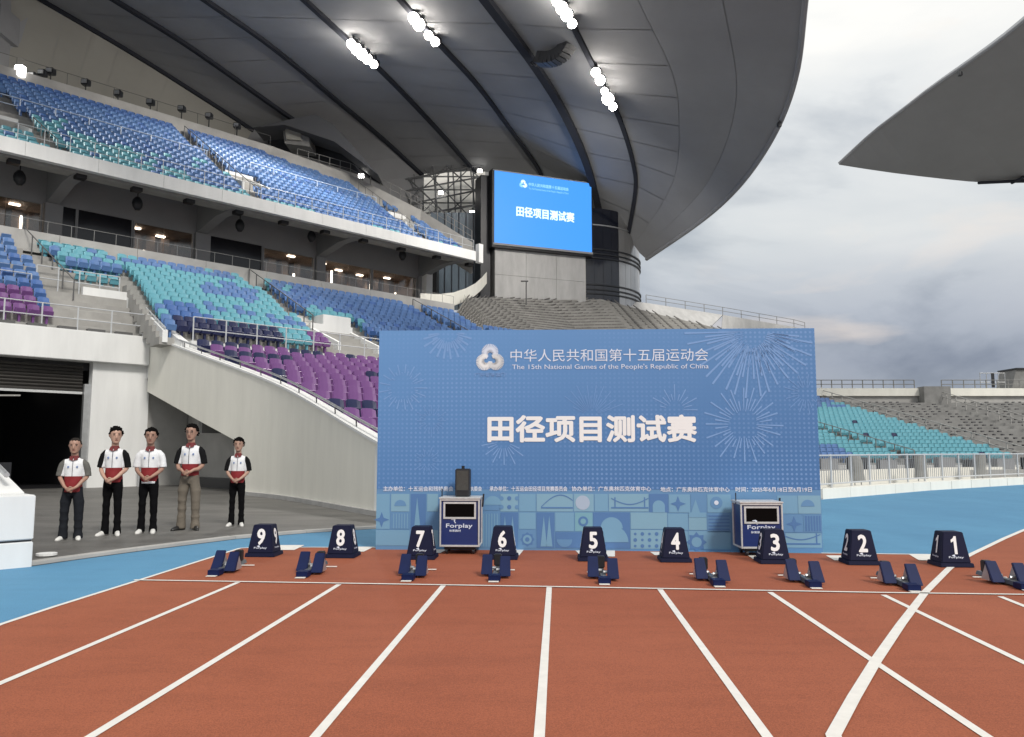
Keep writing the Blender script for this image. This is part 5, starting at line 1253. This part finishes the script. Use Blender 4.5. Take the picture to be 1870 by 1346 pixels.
# ============================================================ PEOPLE
def fuse(name, b, m, parent, voxel, smooth_it=3):
    """fuse overlapping closed volumes into one continuous skin"""
    me = bpy.data.meshes.new(name); me.from_pydata([tuple(v) for v in b.v], [], b.f)
    bm = bmesh.new(); bm.from_mesh(me); bmesh.ops.recalc_face_normals(bm, faces=bm.faces); bm.to_mesh(me); bm.free()
    o = bpy.data.objects.new(name, me); COL.objects.link(o)
    rm = o.modifiers.new('r', 'REMESH'); rm.mode = 'VOXEL'; rm.voxel_size = voxel; rm.use_smooth_shade = True
    sm = o.modifiers.new('s', 'SMOOTH'); sm.iterations = smooth_it; sm.factor = .5
    bpy.context.view_layer.update()
    out = bpy.data.meshes.new_from_object(o.evaluated_get(bpy.context.evaluated_depsgraph_get()))
    bpy.data.objects.remove(o); out.materials.clear()
    for q in (m if isinstance(m, (list, tuple)) else [m]): out.materials.append(q)
    out.polygons.foreach_set('use_smooth', [True] * len(out.polygons)); out.polygons.foreach_set('material_index', [0] * len(out.polygons))
    ob = bpy.data.objects.new(name, out); COL.objects.link(ob); ob.parent = parent; MW[ob.name] = MW[parent.name]
    return ob
def stack(b, rings, n=16, f=lambda v: v):       # rings: (z, rx, ry, y offset)
    b.sweep(rings, lambda i, q: [f(Vector((math.cos(2 * math.pi * j / n) * q[1], q[3] + math.sin(2 * math.pi * j / n) * q[2], q[0]))) for j in range(n)])
def limb(b, P, n=10):                            # P: (x, y, z, r)
    V = [Vector(p[:3]) for p in P]
    def ring(i, q):
        d = (V[min(i + 1, len(V) - 1)] - V[max(i - 1, 0)]).normalized(); qt = d.to_track_quat('Z', 'Y')
        return [V[i] + qt @ Vector((math.cos(2 * math.pi * j / n) * P[i][3], math.sin(2 * math.pi * j / n) * P[i][3], 0)) for j in range(n)]
    b.sweep(P, ring)
M_hair = mat('black_hair', (.004, .0035, .0035), .9, bump=.5, bscale=70, spec=.08); M_swhite = mat('shirt_white', (.74, .75, .77), .8, .03, 6, .2, 25)
M_sred = mat('shirt_red', (.21, .013, .017), .8, .1, 6, .25, 22); M_sblk = mat('shirt_black', (.009, .009, .010), .9, spec=.1, var=.1, scale=6, bump=.25, bscale=22) if True else mat('x', (.016, .016, .017), .8, .1, 6, .25, 22); M_sgry = mat('shirt_grey', (.11, .108, .10), .8, .1, 6, .25, 22)
M_tblk = mat('trouser_black', (.005, .005, .006), .9, spec=.08, bump=.3, bscale=16); M_tchar = mat('trouser_charcoal', (.016, .018, .023), .9, spec=.1, var=.15, scale=6, bump=.3, bscale=16); M_tkha = mat('trouser_khaki', (.145, .125, .10), .85, .12, 5, .35, 16)
M_shw = mat('shoe_white', (.66, .66, .64), .5); M_shb = mat('shoe_black', (.015, .015, .015), .4)
M_eye = mat('eye_dark', (.02, .015, .012), .3); M_lip = mat('lip', (.28, .10, .08), .5); M_col = mat('collar_red', (.13, .018, .02), .8); M_zip = mat('zip_dark', (.03, .03, .06), .5); M_emb = mat('chest_print', (.20, .28, .50), .7)
def person(lab, px, py_f, py_h, rz_, sleeve, trouser, shoe, skin, width=1.0, head=0.0, wide=False, glasses=False, short=False, feet=R(14), hem=.88, tee=False, hz=0.0):
    fp = G(px, py_f); Hh = D(px, py_h, fp.y).z; k = Hh / 1.825
    g = thing('person', lab, 'person', (fp.x, fp.y, -.012), rz_, 'people lined up by the gate'); g.scale = (k * width * .86, k * .97, k)
    M_skin = mat('skin_%d' % int(skin[0] * 1000), skin, .5, .08, 8)
    st = .125 if wide else .105
    Hr = Matrix.Translation((0, .01, 1.5)) @ Matrix.Rotation(head, 4, 'Z') @ Matrix.Diagonal((1.40, 1.18, 1.17, 1)) @ Matrix.Translation((0, -.01, -1.5))
    hf = lambda v: Hr @ v
    b = MB()
    stack(b, [(.80, .13, .09, 0), (.95, .15, .10, 0), (1.08, .135, .092, 0), (1.25, .150, .098, .005), (1.36, .150, .092, .01), (1.42, .10, .07, .015)])
    stack(b, [(1.36, .075, .066, .02), (1.46, .068, .062, .015), (1.53, .066, .066, .008), (1.60, .06, .07, .008)])
    stack(b, [(1.527, .022, .022, -.062), (1.537, .038, .036, -.052), (1.555, .051, .060, -.030), (1.58, .061, .080, -.012), (1.61, .067, .091, -.003), (1.65, .073, .096, .002), (1.69, .075, .098, .004), (1.72, .069, .090, .006), (1.742, .053, .070, .008), (1.756, .028, .038, .008)], 20, hf)
    stack(b, [(1.585, .013, .012, -.094), (1.603, .016, .016, -.100), (1.622, .013, .018, -.100), (1.655, .010, .014, -.090)], 8, hf)   # nose
    for sg in (-1, 1):
        b2 = [hf(Vector((sg * x_, y_, z_))) for x_, y_, z_ in ((.066, -.008, 1.61), (.078, .004, 1.61), (.076, .022, 1.62), (.086, .004, 1.645), (.084, .026, 1.655), (.068, .004, 1.67), (.080, .006, 1.675))]
        b.tube(hf(Vector((sg * .068, .004, 1.618))), hf(Vector((sg * .080, .014, 1.662))), .012, 8, .017)
        L = (sg * .172, .01, 1.365, .044); hd = Vector((sg * .030, -.222 - (.024 if sg > 0 else 0), .925 + hz + (.018 if sg > 0 else 0)))
        limb(b, [(sg * .12, .01, 1.36, .045), L, (sg * .212, .012, 1.30, .048), (sg * .232, .012, 1.20, .043), (sg * .238, .005, 1.12, .039), (sg * .222, -.030, 1.085, .040), (sg * .175, -.10, 1.035, .037), (sg * .115, -.165, .985 + hz, .030), (sg * .072, -.200, .955 + hz, .025), (hd.x + sg * .01, hd.y, hd.z, .031), (hd.x - sg * .025, hd.y - .004, hd.z - .012, .028)])
        for f in range(4):     # four fingers folded over the other hand
            z0 = hd.z + .026 - f * .0175; L_ = [.046, .052, .048, .038][f]
            limb(b, [(hd.x - sg * .010, hd.y - .012, z0, .0105), (hd.x - sg * .034, hd.y - .024, z0 - .010, .0100), (hd.x - sg * (.034 + L_ * .55), hd.y - .018, z0 - .018, .0092), (hd.x - sg * (.034 + L_ * .75), hd.y + .004, z0 - .024, .0082)], 8)
        limb(b, [(hd.x + sg * .012, hd.y - .010, hd.z + .028, .012), (hd.x - sg * .010, hd.y - .030, hd.z + .040, .011), (hd.x - sg * .034, hd.y - .036, hd.z + .036, .010)], 8)
        limb(b, [(sg * .085, 0, .93, .085), (sg * .095, 0, .80, .083), (sg * (st - .005), -.005, .62, .066), (sg * st, -.010, .49, .053), (sg * st, .014, .34, .054), (sg * (st + .004), .018, .20, .040), (sg * (st + .005), .018, .10, .035), (sg * (st + .006), .012, .05, .037)])
        c, s_ = math.cos(feet), math.sin(feet)
        limb(b, [(sg * (st + .0), .05, .032, .022), (sg * (st + s_ * .05), -.04, .032, .024), (sg * (st + s_ * .15), -.13, .028, .020), (sg * (st + s_ * .2), -.17, .026, .014)])
    body = fuse('body', b, M_skin, g, .0085, 2)
    hp = lambda x_, y_, z_: Hr @ Vector((x_, y_, z_))
    def ell(b, c, r_, n=8, mm_=5):
        rings = []
        for i in range(1, mm_):
            a = math.pi * i / mm_; rings.append([hp(c[0] + math.sin(a) * math.cos(2 * math.pi * j / n) * r_[0], c[1] + math.sin(a) * math.sin(2 * math.pi * j / n) * r_[1], c[2] + math.cos(a) * r_[2]) for j in range(n)])
        b.sweep(rings, lambda i, q: q)
    part('mouth', M_lip, g, lambda b: ell(b, (0, -.090, 1.572), (.024, .008, .006)), local=True, smooth=True)
    for sg in (-1, 1):
        part('eye', M_eye, g, lambda b: ell(b, (sg * .030, -.086, 1.650), (.011, .009, .0045)), local=True, smooth=True)
        part('eyebrow', M_hair, g, lambda b: ell(b, (sg * .031, -.088, 1.668), (.018, .010, .003)), local=True, smooth=True)
        if glasses:
            part('spectacle_rim', M_dark, g, lambda b: b.sweep([hp(sg * .031 + math.cos(a) * .022, -.108, 1.648 + math.sin(a) * .016) for a in [i * math.pi / 6 for i in range(13)]], lambda i, q: [q + Vector(o_) for o_ in ((-.0025, -.002, 0), (.0025, -.002, 0), (.0025, .002, .002), (-.0025, .002, .002))]), local=True)
    b = MB(); random.seed(int(px)); made = 0; tr_n = 300; rr = .012 if short else .0185
    ex_ = .000 if short else .004
    stack(b, [(1.665, .074 + ex_, .060, .040), (1.69, .0765 + ex_, .082, .026), (1.715, .074 + ex_, .094 + ex_, .012), (1.742, .058 + ex_, .080 + ex_, .008), (1.766, .030, .044, .008)], 20, lambda v: hp(*v))
    while made < tr_n:
        a1 = random.uniform(0, 2 * math.pi); cz_ = random.uniform(-.5, 1); sr_ = math.sqrt(1 - cz_ * cz_)
        p = Vector((math.cos(a1) * sr_ * .0755, .005 + math.sin(a1) * sr_ * .0985, 1.658 + cz_ * .101))
        lim = 1.712 if p.y < -.045 else (interp(p.y, [(-.045, 1.712), (-.02, 1.672), (.01, 1.655), (.035, 1.625), (.08, 1.590)]))
        if p.z < lim + random.uniform(-.004, .010): continue
        made += 1; nrm = Vector((p.x / .0755, (p.y - .005) / .0985, (p.z - 1.658) / .101)).normalized()
        comb = Vector((random.uniform(-.4, .9), random.uniform(-1, .1), random.uniform(-.4, .3))).normalized()
        L_ = (.006 if short else .020) * random.uniform(.6, 1.3); q = p + nrm * (.002 if short else .007 + .008 * max(0, nrm.z)) + comb * L_
        V_ = [hp(*p), hp(*(p.lerp(q, .5) + nrm * .003)), hp(*q)]
        limb(b, [(V_[0].x, V_[0].y, V_[0].z, rr), (V_[1].x, V_[1].y, V_[1].z, rr * .9), (V_[2].x, V_[2].y, V_[2].z, rr * .5)], 6)
    fuse('hair', b, M_hair if not short else mat('cropped_hair', (.022, .018, .016), .8, spec=.1), g, .006, 1)
    # shirt
    b = MB()
    stack(b, [(hem, .168, .122, -.002), (.95, .166, .122, -.002), (1.04, .158, .118, -.002), (1.12, .157, .116, 0), (1.20, .164, .118, .002), (1.28, .174, .120, .006), (1.35, .180, .115, .010), (1.395, .168, .100, .014), (1.43, .120, .082, .016), (1.455, .082, .070, .014), (1.468, .070, .064, .012)], 28)
    for sg in (-1, 1):
        limb(b, [(sg * .10, .012, 1.38, .055), (sg * .155, .010, 1.37, .066), (sg * .200, .010, 1.325, .068), (sg * .228, .012, 1.25, .066), (sg * .240, .010, 1.18, .067), (sg * .246, .006, 1.125, .070)], 14)
    sh = fuse('shirt', b, [M_swhite, M_sred, sleeve], g, .011, 2)
    bm = bmesh.new(); bm.from_mesh(sh.data); zr = 1.125
    pls = [((0, 0, zr), (0, 0, 1)), ((.163, 0, 1.33), (.90, 0, .22)), ((-.163, 0, 1.33), (-.90, 0, .22))]
    for co, no_ in pls: bmesh.ops.bisect_plane(bm, geom=bm.verts[:] + bm.edges[:] + bm.faces[:], plane_co=co, plane_no=no_)
    for f in bm.faces:
        c = f.calc_center_median()
        arm = (abs(c.x) - .163) * .90 + (c.z - 1.33) * .22 > 0 and c.z > 1.04 and abs(c.x) > .162
        f.material_index = 2 if arm else (1 if c.z < zr else 0)
        f.smooth = True
    for v in bm.verts:
        amp = .010 if v.co.z < 1.15 else .006
        v.co += Vector((noise.noise(v.co * 7 + Vector((px, 3, 0))) * amp * .6, noise.noise(v.co * 9 + Vector((px, 0, 0))) * amp, 0))
    bm.to_mesh(sh.data); bm.free()
    if tee: part('undershirt_hem', M_swhite, g, lambda b: stack(b, [(hem - .03, .166, .120, -.002), (hem + .01, .166, .120, -.002)], 24), local=True, smooth=True)
    b = MB(); n = 16
    b.sweep([(1.440, .098, .080), (1.462, .080, .072), (1.492, .068, .066), (1.492, .060, .058), (1.455, .066, .062)], lambda i, q: [(math.cos(2 * math.pi * j / n) * q[1], .012 + math.sin(2 * math.pi * j / n) * q[2], q[0]) for j in range(n)])
    b.build('collar', M_col, g, local=True, smooth=True)
    for sg in (-1, 1): part('collar_tip', M_col, g, lambda b: b.hexa([(sg * .006, -.112, 1.400), (sg * .080, -.090, 1.425), (sg * .078, -.070, 1.428), (sg * .006, -.090, 1.405), (sg * .010, -.066, 1.470), (sg * .068, -.045, 1.480), (sg * .064, -.035, 1.480), (sg * .010, -.052, 1.472)]), local=True)
    part('zip', M_zip, g, lambda b: b.prism([(-.004, -.126, 1.13), (.004, -.126, 1.13), (.004, -.124, 1.27), (.004, -.108, 1.40), (-.004, -.108, 1.40), (-.004, -.124, 1.27)], [(-.004, -.11, 1.13), (.004, -.11, 1.13), (.004, -.11, 1.27), (.004, -.09, 1.40), (-.004, -.09, 1.40), (-.004, -.11, 1.27)]), local=True)
    for sg in (-1, 1): part('chest_emblem', M_emb, g, lambda b: b.tube((sg * .078, -.100, 1.295), (sg * .078, -.120, 1.29), .017, 8), local=True)
    # trousers
    w_ = 1.16 if wide else 1.0
    b = MB(); stack(b, [(.78, .10, .085, .0), (.85, .150, .106, .0), (.93, .152, .108, 0), (.99, .145, .104, 0)], 20)
    for sg in (-1, 1):
        limb(b, [(sg * .080, 0, .93, .092), (sg * .090, 0, .80, .094), (sg * (st - .008), -.004, .66, .086 * w_), (sg * st, -.010, .50, .074 * w_), (sg * st, .0, .36, .072 * w_), (sg * (st + .003), .002, .22, .072 * w_), (sg * (st + .005), .0, .10, .074 * w_), (sg * (st + .006), -.002, .035, .077 * w_), (sg * (st + .006), -.002, .020, .077 * w_)], 14)
    tr_ = fuse('trousers', b, trouser, g, .011, 2)
    for v in tr_.data.vertices:
        am = .003
        v.co += Vector((noise.noise(v.co * 8 + Vector((px, 2, 0))) * am * .6, noise.noise(Vector((v.co.x * 5, v.co.y * 5, v.co.z * 11 + v.co.x * 9)) + Vector((px, 1, 0))) * am, 0))
    for sg in (-1, 1):
        b = MB(); c, s_ = math.cos(feet), math.sin(feet)
        def fr(i, q, sg=sg):
            y_, hw, zt = q; cx = sg * (st + .005 - (y_ - .02) * s_ / c)
            return [Vector((cx + x_ * hw, y_, z_)) for x_, z_ in ((-1, .0), (1, .0), (1.02, zt * .45), (.78, zt * .85), (.3, zt), (-.3, zt), (-.78, zt * .85), (-1.02, zt * .45))]
        b.sweep([(.085, .026, .05), (.07, .038, .085), (.03, .042, .095), (-.04, .046, .085), (-.10, .049, .065), (-.16, .045, .050), (-.195, .032, .036), (-.208, .018, .022)], fr)
        o = b.build('shoe', shoe, g, local=True, smooth=True)
    return g
person('person in grey-sleeved white and red top and charcoal trousers, leftmost of the five', 128, 984, 797, R(16), M_sgry, M_tchar, M_shw, (.36, .21, .155), 1.08, 0, short=True, wide=True, hem=.84, hz=-.035)
person('person in black-sleeved white and red top standing before the white pier, second from left', 202, 976, 777, R(10), M_sblk, M_tblk, M_shw, (.46, .28, .21), 1.0, R(26), hz=-.015, feet=R(20))
person('person in white-sleeved white and red top with black trousers, middle of the five', 268, 972, 779, R(14), M_swhite, M_tblk, M_shw, (.33, .19, .14), 1.03, R(4), tee=True, hz=.01, feet=R(8))
person('tall person in black-sleeved top with baggy khaki trousers and black shoes', 343, 966, 772, R(6), M_sblk, M_tkha, M_shb, (.36, .205, .15), 1.04, R(-4), wide=True, glasses=True, hem=.92, hz=.04, feet=R(24))
person('slim person in black-sleeved top and black trousers standing apart on the right', 431, 959, 797, R(10), M_sblk, M_tblk, M_shw, (.40, .245, .185), 1.02, 0)
